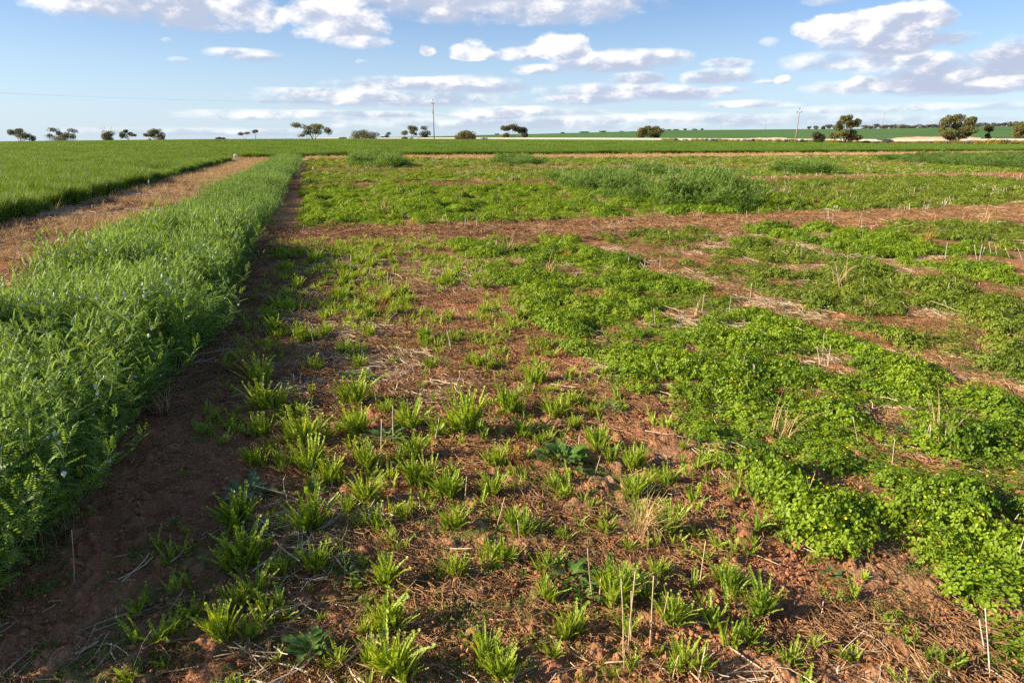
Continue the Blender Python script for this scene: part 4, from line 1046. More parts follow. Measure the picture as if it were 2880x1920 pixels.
for i in range(90):
    a, bb = rg.uniform(-.4, 13), rg.uniform(5, 26)
    x, y = xy(a, bb)
    if abs(x) > .76 * y: continue
    h = rg.uniform(.06, .22); z0 = Zf(x, y) - .01
    mk_stalk((x, y, z0), (x + rg.gauss(0, .03), y + rg.gauss(0, .03), z0 + h), .0032, M['stub_grey'], 'thin grey-white straw stalk standing in the mid-distance plots', 'thin stalks in the mid-distance plots', rg=rg)

# lying straws big enough to single out
LY = []
def cy(ox, oy, s, L_):
    for v_ in L_: LY.append((ox + s * v_[0], oy + s * v_[1], ox + s * v_[2], oy + s * v_[3], v_[4] if len(v_) > 4 else .015))
cy(700, 1400, .3316, [(780, 1190, 1130, 785, .02), (880, 1255, 1340, 1130), (1470, 125, 1690, 90), (1310, 420, 1560, 470), (1630, 420, 1900, 420, .05), (1860, 605, 2290, 565), (1860, 660, 2060, 590), (560, 890, 900, 850), (900, 830, 1080, 860),
 (710, 900, 980, 950), (1440, 1265, 1600, 1150), (1810, 1030, 1980, 1180), (2040, 1060, 2230, 1080), (1590, 700, 1740, 900), (1820, 880, 1990, 960), (270, 1095, 520, 940), (1700, 680, 1725, 950), (640, 1560, 670, 1440), (240, 1350, 280, 1460)])
cy(1400, 1400, .3316, [(170, 610, 570, 570), (0, 550, 160, 640), (480, 945, 750, 610, .05), (780, 940, 915, 850), (1000, 850, 1250, 630, .06), (1510, 750, 1780, 735), (1830, 755, 2120, 805), (1290, 505, 1700, 580), (660, 530, 930, 435),
 (410, 480, 670, 570), (1610, 860, 1800, 1000), (1670, 1070, 1840, 1115), (1570, 1120, 1710, 1100), (330, 1090, 560, 1300), (1860, 1565, 2190, 1365, .04), (1890, 1230, 2290, 1500), (1290, 1375, 1450, 1520), (900, 1420, 1260, 1410),
 (750, 1470, 840, 1415), (0, 1060, 280, 1085), (580, 1300, 780, 1440), (600, 1260, 740, 1400)])
cy(2120, 1400, .3316, [(220, 290, 560, 480), (250, 330, 560, 500), (0, 490, 230, 590), (1400, 1210, 1660, 1355), (1470, 1100, 1690, 1165), (1130, 1160, 1430, 1410), (700, 1475, 870, 1445), (0, 1460, 130, 1535), (600, 980, 870, 975), (670, 1010, 950, 1090),
 (180, 1370, 330, 1440), (760, 990, 960, 1045), (2070, 710, 2290, 560, .05), (1930, 170, 2200, 270)])
cy(0, 1400, .3316, [(1320, 1480, 1840, 1420), (1430, 1510, 1890, 1490), (1290, 1180, 1560, 800), (780, 1480, 1000, 1250), (560, 1370, 850, 1220), (1970, 1560, 2130, 1160), (970, 500, 1110, 490), (420, 880, 530, 885), (920, 1040, 1300, 900),
 (960, 970, 1240, 930), (780, 1135, 1330, 930), (640, 1150, 1240, 920), (1350, 1230, 1450, 1365), (640, 1170, 720, 1220), (0, 1510, 280, 1290), (80, 1560, 270, 1390)])
cy(700, 1000, .3231, [(830, 1190, 1010, 1310), (1510, 1360, 1730, 1330), (1280, 690, 1460, 660), (820, 745, 930, 685), (1110, 560, 1340, 475, .03), (1280, 110, 1400, 130), (1640, 505, 1760, 590), (1660, 730, 1760, 760), (1020, 380, 1270, 200), (430, 290, 450, 400), (1800, 270, 1960, 280), (1430, 420, 1560, 290)])
cy(1400, 1000, .3231, [(740, 215, 1080, 260), (1070, 210, 1180, 280), (1000, 410, 1110, 440), (1030, 580, 1330, 610), (1210, 655, 1640, 745), (1250, 680, 1560, 730), (440, 580, 610, 545), (1600, 1050, 2110, 1030), (2110, 1035, 2340, 1050), (1600, 1200, 1800, 1300), (1700, 1180, 1850, 1290),
 (1950, 1250, 2350, 1265), (1940, 1270, 2150, 1310), (2100, 1270, 2350, 1240), (2180, 1220, 2240, 1360), (1750, 825, 1880, 845), (1860, 710, 1900, 780), (820, 1120, 910, 820, .06), (1070, 1110, 1340, 940)])
cy(1920, 400, .4082, [(340, 960, 540, 925), (250, 890, 310, 880), (1380, 1110, 1420, 1120), (350, 955, 480, 990), (2120, 1190, 2190, 1180), (430, 990, 640, 1060), (500, 1040, 760, 1100)])
cy(900, 400, .4082, [(620, 1060, 730, 970), (350, 1235, 430, 1185), (740, 1240, 900, 1175), (1030, 1395, 1180, 1320), (860, 1380, 1010, 1320), (550, 1340, 690, 1250), (1650, 1200, 1690, 1240), (280, 1430, 440, 1310), (2230, 1250, 2280, 1270)])
GL = 'loose straws lying over the sparse plot'
for i, (x0, y0, x1, y1, lift) in enumerate(LY):
    a0 = P(x0, y0); a1 = P(x1, y1, .0 if lift < .03 else lift)
    pz0, pz1 = Zf(*a0) + .008, Zf(*a1) + lift
    pale_ = rg.random() < .6
    dep = a0[1]
    lw_ = 'propped up' if lift > .02 else 'flat'
    part_ = 'on the dark shaded ground in the lower left' if x0 < 700 else 'near the clover in the lower right' if (x0 > 2100 and y0 > 1350) else 'across the front of the sparse plot' if y0 > 1380 else 'across the middle of the sparse plot'
    mk_stalk((a0[0], a0[1], pz0), (a1[0], a1[1], pz1), rg.uniform(.0017, .0027) if dep < 4 else .0026, M['straw'] if pale_ else M['stubble'],
             f'{"pale" if pale_ else "brown"} dry straw lying {lw_} {part_}', GL, 'loose_straw', 'straw', rg=rg)

# ------------------------------------------------------------------ broad-leaved weeds
def broad_leaf(L_, wd, seed, notch=0):
    rg_ = random.Random(seed); V, F = [], []; n = 6
    for i in range(n + 1):
        t = i / n; wv = wd * .5 * (math.sin(math.pi * min(t ** .75 * .97 + .03, 1)) ** .7) + .0006
        if notch: wv *= 1 + (.35 if i % 2 else -.35) * notch
        zc = L_ * (.28 * t - .30 * t * t); x = L_ * t
        V += [(x, -wv, zc + wv * .35), (x, 0, zc), (x, wv, zc + wv * .35)]
    for i in range(n):
        k = 3 * i; F += [(k, k + 3, k + 4, k + 1), (k + 1, k + 4, k + 5, k + 2)]
    mb = MB(); mb.add(V, F); return mb
def weed(px, py, w, label, mat, n=9, wr=.45, notch=0, stem=0, seed=0, up=.35, name='broadleaf_weed'):
    x, y = P(px, py); dep = y * math.cos(PITCH) + EYE * math.sin(PITCH); L_ = w * dep / 1920 * .23; n = int(n * 2.4); rg_ = random.Random(seed)
    root = empty(name, (x, y, Zf(x, y)), 0); tag(root, label, 'weed', None)
    lm = [broad_leaf(L_, L_ * wr, seed + k, notch).mesh('leaf', [mat], True) for k in range(3)]
    for i in range(n):
        o = bpy.data.objects.new('leaf', lm[i % 3]); COL.objects.link(o); o.parent = root
        a_ = i * 2.4 + rg_.uniform(-.3, .3); s = rg_.uniform(.65, 1.1)
        rr_ = L_ * rg_.uniform(.05, 1.2); o.location = (rr_ * math.cos(a_), rr_ * math.sin(a_), .006 + .0015 * i); o.rotation_euler = (0, -up * rg_.uniform(.2, 1.8), a_); o.rotation_mode = 'XYZ'; o.scale = (s, s, s)
    if stem:
        mb = MB(); h = stem * dep / 1920; mb.tube([(0, 0, 0), (.006, 0, h * .4), (.0, .004, h * .75), (.008, 0, h)], [.0025, .002, .0015, .001], 5)
        for k in range(7):
            t = .3 + .1 * k; a_ = k * 2.2; mb.tube([(0, 0, h * t), (math.cos(a_) * .02, math.sin(a_) * .02, h * t + .03), (math.cos(a_) * .028, math.sin(a_) * .028, h * t + .06)], [.0012, .0012, .0006], 4)
        mb.obj('stem', M['vetch_stem'], root)
weed(700, 1395, 180, 'blue-green broad-leaved weed on red soil beside the shaded track', M['dock'], 12, .55, 0, 0, 900)
weed(1955, 1248, 75, 'small round-leaved blue-green weed on the bare soil by the clover plot', M['dock'], 6, .75, 0, 0, 903)
weed(1168, 1728, 52, 'single blue-green seedling with round leaves near the bottom middle', M['dock'], 4, .8, 0, 0, 906)
weed(2335, 1615, 90, 'grey-green crumpled broad leaf weed by the lower clover', M['dock'], 5, .7, 0, 0, 909)
weed(2240, 1040, 95, 'upright grey-green weed with long leaves inside the clover plot', M['dock'], 8, .3, .5, 0, 912, 1.4)
weed(970, 1632, 170, 'flat rosette of narrow pointed leaves with a thin tall stem', M['weed'], 14, .22, 0, 150, 915, .3)
weed(1585, 1310, 230, 'large lobed rosette with an upright pale green stalk in the sparse plot', M['weed'], 13, .5, .5, 95, 918, .35)
weed(1600, 1640, 210, 'dark green lobed rosette below the standing stubble in the front', M['weed'], 14, .4, .6, 0, 921, .35)
weed(1640, 1690, 130, 'second dark lobed rosette nestled against the front stubble', M['weed'], 10, .4, .6, 0, 924, .5)
weed(1000, 1075, 150, 'dark feathery rosette among tufts at the left of the sparse plot', M['weed'], 13, .3, .8, 0, 927, .25)
weed(1085, 1250, 170, 'dark spreading rosette in the shade between large tufts', M['weed'], 14, .28, .8, 0, 930, .25)
weed(1720, 1165, 120, 'mid green arched rosette right of the tallest tufts', M['dock'], 10, .3, .8, 0, 933, .6)
weed(2080, 1325, 140, 'dark green rosette on the clover plot margin beside bare soil', M['weed'], 12, .3, .8, 0, 936, .3)
weed(140, 1655, 55, 'pair of round green leaves at the dark foot of the vetch', M['dock'], 3, .8, 0, 0, 939)
weed(200, 1625, 50, 'lone round leaf seedling next to the tall dry stalk in shade', M['dock'], 3, .7, 0, 0, 942)
weed(870, 1850, 190, 'low dark clover-like weed at the bottom left of the sparse plot', M['weed'], 14, .6, .3, 0, 945, .4)
weed(490, 1480, 80, 'small dark weed in the shade of the track', M['weed'], 9, .4, .4, 0, 948, .5)
weed(2215, 640, 90, 'strappy dark green weed at the near edge of the cross track', M['weed'], 9, .18, 0, 0, 951, 1.2)
weed(2690, 1125, 110, 'grey-green lobed weed leaf lying in the clover at right', M['dock'], 7, .4, .7, 0, 954, .3)
weed(2560, 1235, 150, 'dark feathery weed patch inside the right of the clover plot', M['weed'], 14, .25, .8, 0, 957, .4)
weed(885, 1395, 110, 'leafy yellow-flowering weed left of the front tufts', M['moss'], 9, .4, .5, 120, 960, .6)

# ------------------------------------------------------------------ white drum, pegs
def drum():
    x, y = P(664, 452); t = empty('white_drum', (x, y, Zf(x, y)), .25)
    tag(t, 'upright white plastic drum standing at the corner of the wheat', 'drum')
    mb = MB(); w, d, h = .30, .26, .48; prof = [(.0, .86), (.02, .96), (.05, 1), (.20, 1.0), (.215, .97), (.23, 1.0), (.36, 1.0), (.375, .97), (.39, 1.0), (.43, .98), (.46, .88), (.475, .7), (.48, .45)]
    V, F = [], []; ns = 20
    for (z, s) in prof:
        for k in range(ns):
            an_ = 2 * math.pi * (k + .5) / ns; c_, s_ = math.cos(an_), math.sin(an_); e = .38
            V.append((w / 2 * s * math.copysign(abs(c_) ** e, c_), d / 2 * s * math.copysign(abs(s_) ** e, s_), z))
    for i in range(len(prof) - 1):
        for k in range(ns): F.append((i * ns + k, i * ns + (k + 1) % ns, (i + 1) * ns + (k + 1) % ns, (i + 1) * ns + k))
    F += [tuple(reversed(range(ns))), tuple((len(prof) - 1) * ns + k for k in range(ns))]
    mb.add(V, F); mb.obj('body', M['white'], t, True)
    mb = MB(); mb.tube([(.07, 0, .478), (.07, 0, .505)], .028, 12); mb.obj('screw_cap', M['cap'], t)
    mb = MB(); mb.tube([(-.10, 0, .475), (-.09, 0, .515), (0, 0, .52), (.02, 0, .48)], .012, 6); mb.obj('handle', M['white'], t)
    mb = MB(); mb.box((0, -.134, .25), (.16, .004, .14)); mb.obj('label_panel', plain('faded_label', (.52, .52, .60), .6, .2), t)
drum()
def peg(px, py, tx, ty, mat, label, wd=.035):
    x, y = P(px, py); q_ = at_y(tx, ty, y); z0 = Zf(x, y); mb = MB()
    d = Vector((q_[0] - x, 0, max(q_[2] - z0, .05))); u = Vector((d.z, 0, -d.x)).normalized() * wd / 2; v_ = Vector((0, .006, 0))
    V = [-u - v_, u - v_, u + v_, -u + v_, d * .93 - u - v_, d * .93 + u - v_, d * .93 + u + v_, d * .93 - u + v_, d - u * .5 - v_, d + u * .5 - v_, d + u * .5 + v_, d - u * .5 + v_]
    F = [(3, 2, 1, 0), (0, 1, 5, 4), (1, 2, 6, 5), (2, 3, 7, 6), (3, 0, 4, 7), (4, 5, 9, 8), (5, 6, 10, 9), (6, 7, 11, 10), (7, 4, 8, 11), (8, 9, 10, 11)]
    mb.add([tuple(p) for p in V], F); o = mb.obj('marker_peg', mat, loc=(x, y, z0 - .01)); tag(o, label, 'marker peg', 'plot marker pegs'); return o
peg(472, 536, 484, 526, M['pink'], 'pink peg lying in the golden grass of the left track', .05)
peg(288, 592, 302, 574, M['pink'], 'leaning pink peg near the front of the left track')
peg(417, 528, 418, 505, M['white'], 'thin pale peg standing at the wheat edge')
peg(2621, 452, 2627, 445, M['white'], 'small tilted white tag in the far right green patch', .12)
peg(2219, 437, 2220, 431, M['white'], 'white peg in the straw band far right', .10)
peg(1257, 446, 1258, 438, M['white'], 'white peg in the straw band near the middle', .10)
peg(880, 478, 880, 468, M['white'], 'white peg at the far corner of the vetch strip', .07)

# ------------------------------------------------------------------ pipeline
pipe_r = .5
pl_root = empty('pipeline', (133, 185, 0)); tag(pl_root, 'long pale above-ground water pipeline running behind the far wheat', 'pipeline')
dirp = Vector((-.68, 1, 0)).normalized(); Lseg = 6.0
def seg_mesh():
    mb = MB(); mb.tube([(0, 0, 0), (Lseg - .02, 0, 0)], pipe_r, 20); mb.tube([(Lseg - .30, 0, 0), (Lseg - .28, 0, 0), (Lseg - .04, 0, 0), (Lseg - .02, 0, 0)], [pipe_r + .01, pipe_r + .045, pipe_r + .045, pipe_r + .01], 20)
    return mb.mesh('pipe_segment', [M['pipe']], False)
def sup_mesh():
    mb = MB(); mb.box((0, 0, -.30), (.35, 1.15, .75)); mb.box((0, 0, -.72), (.5, 1.4, .2)); return mb.mesh('support', [M['conc']])
sm_, pm_ = seg_mesh(), sup_mesh()
ang = math.atan2(dirp.y, dirp.x)
def pipe_z(X): return float(np.interp(X, [700, 950, 1300, 1700, 2150, 2500, 2880, 3050], [387.8, 387.5, 386.8, 387.5, 389.6, 391.2, 389.5, 388.5]))
s_ = -6 * Lseg
while True:
    p = Vector((133, 185, 0)) + dirp * s_; X = 1440 + 2002 * p.x / p.y
    if X < 880: break
    def zc_(pp):
        X_ = 1440 + 2002 * pp.x / pp.y; return EYE + (394 - pipe_z(X_)) * pp.y / 2087 - pipe_r
    p2 = p + dirp * Lseg; z0, z1 = zc_(p), zc_(p2)
    o = bpy.data.objects.new('pipe_segment', sm_); COL.objects.link(o); o.parent = pl_root
    o.location = (p.x - 133, p.y - 185, z0); o.rotation_euler = (0, -math.atan2(z1 - z0, Lseg), ang)
    if p.y < 420:
        gz_ = Zf(p.x, p.y); o = bpy.data.objects.new('support', pm_); COL.objects.link(o); o.parent = pl_root
        o.location = (p.x - 133, p.y - 185, z0 - .05); o.rotation_euler = (0, 0, ang); o.scale = (1, 1, max(1.0, (z0 - gz_) / .8))
    s_ += Lseg

# dirt banks behind the pipe
def bank(X0, X1, ytop, Y, label, seed):
    n = 60; V, F = [], []
    rg_ = np.random.default_rng(seed)
    for i in range(n + 1):
        X = X0 + (X1 - X0) * i / n; Yb = float(Yp_of(np.array(X))) + Y; x = (X - 1440) / 2002 * Yb; t = i / n
        top = EYE + (394 - ytop) * Yb / 2087 ; zb = Zf(x, Yb); hgt = max(top - zb, .3) * (math.sin(math.pi * t) ** .35) * (.8 + .3 * float(fbm(np.array([t * 9.]), np.array([seed * 1.0]), 3, 3)[0]))
        for k, (dy_, hh_) in enumerate(((-5, -.2), (-3, .5), (-1, .92), (1.5, 1.0), (4, .8), (8, -.2))):
            V.append((x, Yb + dy_, zb + hgt * hh_ + rg_.uniform(-.08, .08)))
    for i in range(n):
        for k in range(5): F.append((i * 6 + k, (i + 1) * 6 + k, (i + 1) * 6 + k + 1, i * 6 + k + 1))
    mb = MB(); mb.add(V, F)
    o = mb.obj('dirt_bank', M['bankm'], None, True); tag(o, label, 'earth bank'); o['kind'] = 'structure'
M['bankm'] = plain('pink_earth', (.52, .33, .23), .95, .1, .3, .35, c2=(.40, .27, .15))
bank(2455, 2865, 383.5, 16, 'pale pink earth bank behind the pipeline at the right', 3)
bank(2075, 2265, 386.5, 14, 'low pale earth bank behind the pipeline near the right power pole', 5)

# ------------------------------------------------------------------ power poles
def pole(x, y, H_, label, group='power poles', lean=0.0, rot=0.0, simple=False):
    t = empty('power_pole', (x, y, Zf(x, y) - .3), rot); tag(t, label, 'power pole', group)
    mb = MB(); mb.tube([(0, 0, 0), (lean * H_ * .5, 0, H_ * .5), (lean * H_, 0, H_)], [.19, .16, .12], 10); mb.obj('pole', M['pole'], t, True)
    if simple:
        mb = MB(); mb.box((lean * H_, 0, H_ - .4), (1.6, .12, .12)); mb.obj('crossarm', M['steel'], t); return t
    tx = lean * H_
    mb = MB(); mb.tube([(tx - .62, 0, H_ + .02), (tx, 0, H_ - .25), (tx + .62, 0, H_ + .02)], .045, 6); mb.obj('crossarm', M['steel'], t)
    mb = MB(); mb.tube([(tx, 0, H_ - .2), (tx, 0, H_ + .95)], .04, 6); mb.obj('top_spike', M['steel'], t)
    for (ix, iz) in ((-.62, .05), (.62, .05), (0, .95)):
        mb = MB(); z_ = H_ + iz; mb.tube([(tx + ix, 0, z_), (tx + ix, 0, z_ + .06), (tx + ix, 0, z_ + .1), (tx + ix, 0, z_ + .22), (tx + ix, 0, z_ + .26), (tx + ix, 0, z_ + .40)], [.07, .15, .08, .17, .08, .05], 10)
        mb.obj('insulator', M['dark'], t)
    return t
def X2x(X, Y): return (X - 1440) / 2002 * Y
pA = pole(X2x(1221, 230), 230, 11.6, 'slender dark power pole standing in the far wheat left of centre', lean=-.004, rot=1.2)
mb = MB(); mb.box((.0, .25, 9.0), (.4, .4, 1.1)); mb.tube([(0, .25, 9.55), (0, .25, 9.8)], .08, 8); mb.obj('transformer', M['steel'], pA)
pB = pole(X2x(2237, 215), 215, 9.2, 'pinkish timber power pole before the pipeline on the right, three insulators on top', lean=.03)
pole(X2x(2150, 880), 880, 12.5, 'thin distant pole on the hill crest right of centre', lean=0, simple=True)
pole(X2x(2476, 700), 700, 16, 'thin distant pole among the far treeline', lean=.02, simple=True)
pole(X2x(2023, 1000), 1000, 8, 'tiny distant pole tip above the green hill', lean=0, simple=True)
pC = pole(-138, 118, 11.0, 'power pole outside the left of the picture carrying the long wire', rot=1.0)
def wire(p, q_, sag, parent):
    p, q_ = Vector(p), Vector(q_); pts = []
    for i in range(25):
        t = i / 24; v_ = p.lerp(q_, t); v_.z -= sag * 4 * t * (1 - t); pts.append(v_ - p)
    mb = MB(); mb.tube(pts, .009, 4); o = mb.obj('wire', M['dark']); o.location = tuple(p - Vector(parent.location)); o.parent = parent
    o.matrix_parent_inverse = Matrix.Rotation(-parent.rotation_euler.z, 4, 'Z')
wire((pA.location.x, 230, pA.location.z + 12.9), (pC.location.x, 118, pC.location.z + 12.4), 2.2, pA)

# ------------------------------------------------------------------ trees
def crown_quads(V, F, c, rad, n, s, rg_, flat=.9):
    for i in range(n):
        while True:
            d = Vector((rg_.uniform(-1, 1), rg_.uniform(-1, 1), rg_.uniform(-1, 1)))
            if .25 < d.length < 1: break
        d *= (d.length ** -.45)
        p = Vector(c) + Vector((d.x * rad[0], d.y * rad[1], d.z * rad[2]))
        nn = Vector((rg_.gauss(0, .8), rg_.gauss(0, .8), rg_.gauss(0, 1))) + d * .9
        if nn.length < .01: continue
        nn.normalize(); u = nn.orthogonal().normalized(); w_ = nn.cross(u); a_ = rg_.uniform(0, 6.28)
        u, w_ = u * math.cos(a_) + w_ * math.sin(a_), w_ * math.cos(a_) - u * math.sin(a_)
        ss_ = s * rg_.uniform(.6, 1.4); k = len(V)
        V += [tuple(p - u * ss_), tuple(p - w_ * ss_ * .5), tuple(p + u * ss_), tuple(p + w_ * ss_ * .5)]
        F.append((k, k + 1, k + 2, k + 3))
def tree(name, X, Y, ytop, wpx, label, blobs, mat, stems=3, leafn=2600, leafs=.22, group='gum trees along the horizon', base_drop=0.0, seed=0, dead=None, barkm='bark'):
    """blobs: (u, v, ru, rv) in the tree's own box: u -1..1 across, v 0..1 up"""
    rg_ = random.Random(seed); x = X2x(X, Y); zb = Zf(x, Y) - base_drop; H_ = EYE + (394 - ytop) * Y / 2087 - zb; Wd = wpx * Y / 1920 / 2 * .96
    t = empty(name, (x, Y, zb)); tag(t, label, 'tree', group)
    mb = MB(); tot = sum(b_[2] * b_[3] for b_ in blobs)
    roots = [(rg_.uniform(-.12, .12) * Wd, rg_.uniform(-.1, .1) * Wd) for _ in range(stems)]
    V, F = [], []
    for bi, (u, v, ru, rv) in enumerate(blobs):
        c = Vector((u * Wd, rg_.uniform(-.5, .5) * Wd * .8, v * H_)); r0 = roots[bi % stems]
        base = Vector((r0[0], r0[1], -.2)); mid = base.lerp(c, .5) + Vector((-(u) * Wd * .12, 0, H_ * .06)); r_ = .055 * H_ / 7 * (1.6 if stems < 3 else 1.2)
        mb.tube([base, base.lerp(mid, .5) + Vector((rg_.uniform(-.1, .1), 0, 0)), mid, mid.lerp(c, .6), c + Vector((0, 0, rv * H_ * .3))], [r_ * 2, r_ * 1.6, r_ * 1.2, r_ * .8, r_ * .3], 6)
        for k in range(4):
            e = c + Vector((rg_.uniform(-1, 1) * ru * Wd * .8, rg_.uniform(-1, 1) * ru * Wd * .8, rg_.uniform(-.2, .8) * rv * H_)); mb.tube([mid.lerp(c, .5), e], [r_ * .7, r_ * .2], 4)
        nl = int(leafn * 2.2 * ru * rv / tot); ns = max(3, int(3 + 4 * ru / .3))
        for k in range(ns):
            cc = c + Vector((rg_.uniform(-.6, .6) * ru * Wd, rg_.uniform(-.6, .6) * ru * Wd, rg_.uniform(-.5, .5) * rv * H_))
            crown_quads(V, F, cc, (ru * Wd * .62, ru * Wd * .62, rv * H_ * .98), nl // ns, leafs * 1.2, rg_)
    mb.obj('trunk', M[barkm], t, True)
    mc = MB(); mc.add(V, F); mc.obj('crown', mat, t)
    if dead:
        md_ = MB()
        for k in range(14):
            p = Vector((rg_.uniform(-.1, .1), 0, 0)); d = Vector((rg_.uniform(-.35, .35), rg_.uniform(-.3, .3), 1)).normalized(); pts = [p.copy()]
            for j in range(6): d = (d + Vector((rg_.uniform(-.35, .35), rg_.uniform(-.3, .3), .05))).normalized(); p = p + d * dead / 6 * rg_.uniform(.8, 1.1); pts.append(p.copy())
            md_.tube(pts, [.10, .085, .07, .055, .04, .025, .012], 5)
            for j in (2, 3, 4, 5):
                e = pts[j] + Vector((rg_.uniform(-1, 1), rg_.uniform(-1, 1), rg_.uniform(.1, 1))) * dead * .16; md_.tube([pts[j], e], [.04, .012], 4)
        md_.obj('dead_branches', M['stub_grey'], t)
    return t
umb = [(-.62, .70, .34, .20), (-.15, .84, .36, .17), (.30, .74, .32, .20), (.70, .55, .28, .22), (.1, .55, .3, .15)]
G_ = M['gum']; G2 = M['gum2']
tree('gum_tree', 57, 470, 364, 74, 'flat-topped dark gum tree at the far left of the horizon', [(-.6, .78, .36, .2), (.0, .86, .4, .18), (.1, .6, .4, .2), (.55, .42, .3, .2), (.8, .25, .24, .22), (.78, .55, .2, .14)], G2, 2, seed=1)
tree('gum_tree', 168, 460, 358, 94, 'wide gum tree with two raised crowns, second from the left', [(-.35, .82, .26, .16), (-.1, .6, .22, .16), (.62, .78, .28, .14), (.35, .48, .34, .2), (.1, .2, .6, .22), (-.72, .42, .26, .12), (.8, .4, .16, .2)], G2, 3, seed=2)
tree('gum_tree', 305, 450, 369, 42, 'round bushy tree with bare dead branches sticking out above', [(0, .7, .7, .28), (.1, .4, .75, .3), (-.1, .15, .6, .18)], G2, 2, dead=10.5, seed=3, leafn=2000)
tree('gum_tree', 362, 450, 365, 50, 'small open gum tree right of the dead-topped one', [(-.4, .85, .35, .13), (-.3, .5, .42, .25), (.55, .5, .38, .12), (.1, .66, .3, .12)], G2, 3, seed=4, leafn=1300)
tree('gum_tree', 435, 450, 364, 70, 'spreading gum tree over brown heaps on the left horizon', [(-.2, .75, .4, .2), (.35, .8, .4, .22), (.6, .4, .34, .25), (-.75, .5, .25, .14), (.1, .5, .4, .2), (.75, .2, .25, .16)], G2, 2, seed=5)
tree('shrub', 621, 450, 386, 28, 'small lone green shrub on the horizon left of the white drum', [(-.3, .5, .6, .45), (.4, .45, .5, .45)], M['salt2'], 2, leafn=500, seed=6, group='shrubs on the horizon')
tree('gum_tree', 690, 520, 372, 34, 'thin pale umbrella tree, left one of a sparse pair', [(-.5, .8, .5, .16), (.4, .88, .5, .13)], M['far_gum'], 4, leafn=600, seed=7)
tree('gum_tree', 720, 520, 366, 22, 'thin pale umbrella tree, right one of a sparse pair', [(-.3, .84, .6, .14), (.4, .9, .5, .12)], M['far_gum'], 3, leafn=450, seed=8)
tree('gum_tree', 882, 430, 346, 106, 'large multi-stemmed gum tree left of centre, tallest crown on the skyline there', [(-.68, .86, .34, .14), (-.35, .72, .24, .14), (.05, .82, .3, .14), (.4, .7, .34, .16), (.78, .52, .26, .18), (-.3, .42, .3, .14), (.1, .5, .3, .16), (-.55, .25, .18, .1)], G_, 5, leafn=3400, seed=9)
tree('gum_tree', 1025, 480, 366, 82, 'broad low bushy tree left of the distant white shed', [(-.5, .5, .42, .34), (0, .72, .42, .26), (.1, .4, .5, .36), (.6, .5, .4, .26), (-.6, .2, .35, .2), (.5, .2, .4, .2)], G_, 4, leafn=3000, seed=10)
tree('gum_tree', 1092, 560, 371, 28, 'tiny windswept tree beside the white shed', [(.3, .8, .5, .15), (-.3, .45, .5, .2)], M['far_gum'], 3, leafn=500, seed=11)
tree('gum_tree', 1138, 480, 367, 22, 'small tree, left one of the three before the left power pole', [(0, .72, .8, .22), (0, .15, .8, .14)], G_, 2, leafn=700, seed=12)
tree('gum_tree', 1160, 470, 353, 36, 'middle and tallest of the three small gums before the left power pole', [(-.3, .85, .5, .13), (.3, .8, .55, .15), (0, .55, .5, .14), (.5, .4, .3, .1)], G_, 3, leafn=1100, seed=13)
tree('gum_tree', 1195, 470, 355, 36, 'right one of the three small gums, touching the left power pole', [(0, .84, .6, .14), (.5, .5, .5, .16), (-.3, .45, .6, .16), (.1, .25, .6, .14)], G2, 3, leafn=1100, seed=14)
tree('gum_tree', 1309, 400, 367, 64, 'low dome-shaped bushy tree right of the left power pole', [(-.45, .5, .45, .3), (0, .72, .5, .24), (.45, .52, .45, .3), (0, .35, .7, .3), (-.7, .2, .28, .2), (.72, .22, .28, .2)], G_, 3, leafn=3000, seed=15)
tree('gum_tree', 1445, 390, 351, 76, 'umbrella-shaped dark tree standing alone in the centre', [(-.6, .75, .36, .16), (-.15, .88, .42, .13), (.25, .72, .36, .14), (.6, .62, .36, .2), (.8, .3, .24, .16), (-.55, .28, .3, .14)], G2, 3, leafn=3400, seed=16)
tree('gum_tree', 1827, 320, 356, 80, 'round-crowned olive tree overlapping the pipeline right of centre', [(-.55, .72, .36, .22), (-.1, .8, .4, .2), (.35, .82, .38, .2), (.72, .68, .28, .16), (-.65, .42, .32, .22), (.05, .5, .45, .2), (.5, .4, .35, .25)], G_, 6, leafn=3600, seed=17, leafs=.2)
tree('gum_tree', 2378, 212, 324, 90, 'tall two-tiered gum tree with pale trunk right of the right power pole', [(-.35, .86, .28, .09), (.05, .9, .30, .08), (-.55, .72, .22, .10), (.45, .70, .3, .09), (.75, .78, .24, .08), (-.1, .74, .3, .07), (-.45, .56, .36, .08), (.1, .6, .26, .07),
  (-.7, .26, .3, .1), (-.4, .36, .34, .09), (.4, .36, .36, .1), (.72, .22, .3, .09), (.15, .2, .34, .09)], M['gum'], 4, leafn=5200, leafs=.16, seed=18)
tree('shrub', 2300, 208, 372, 40, 'dark shrubby tree just left of the tall two-tiered gum', [(-.4, .75, .5, .24), (.4, .55, .5, .28), (-.1, .35, .6, .25), (.1, .15, .5, .15)], G2, 3, leafn=2200, leafs=.14, seed=19, group='shrubs on the horizon')
tree('gum_tree', 2688, 200, 324, 112, 'big spreading gum tree with pale leaning trunks at the right', [(-.72, .80, .26, .11), (-.3, .88, .28, .1), (.05, .90, .30, .1), (.3, .8, .3, .1), (.66, .76, .28, .12), (-.8, .5, .16, .12), (-.1, .66, .3, .12), (.35, .5, .4, .12), (.6, .42, .3, .12), (-.62, .36, .34, .12), (-.35, .24, .26, .08), (.35, .28, .3, .1)], M['gum'], 5, leafn=6400, leafs=.16, seed=20)
tree('gum_tree', 2771, 204, 351, 34, 'slim dark tree right of the big spreading gum', [(-.3, .8, .6, .12), (.4, .76, .5, .14), (.1, .45, .5, .08), (-.4, .14, .7, .12), (.6, .2, .5, .14)], G2, 2, leafn=1900, leafs=.14, seed=21)
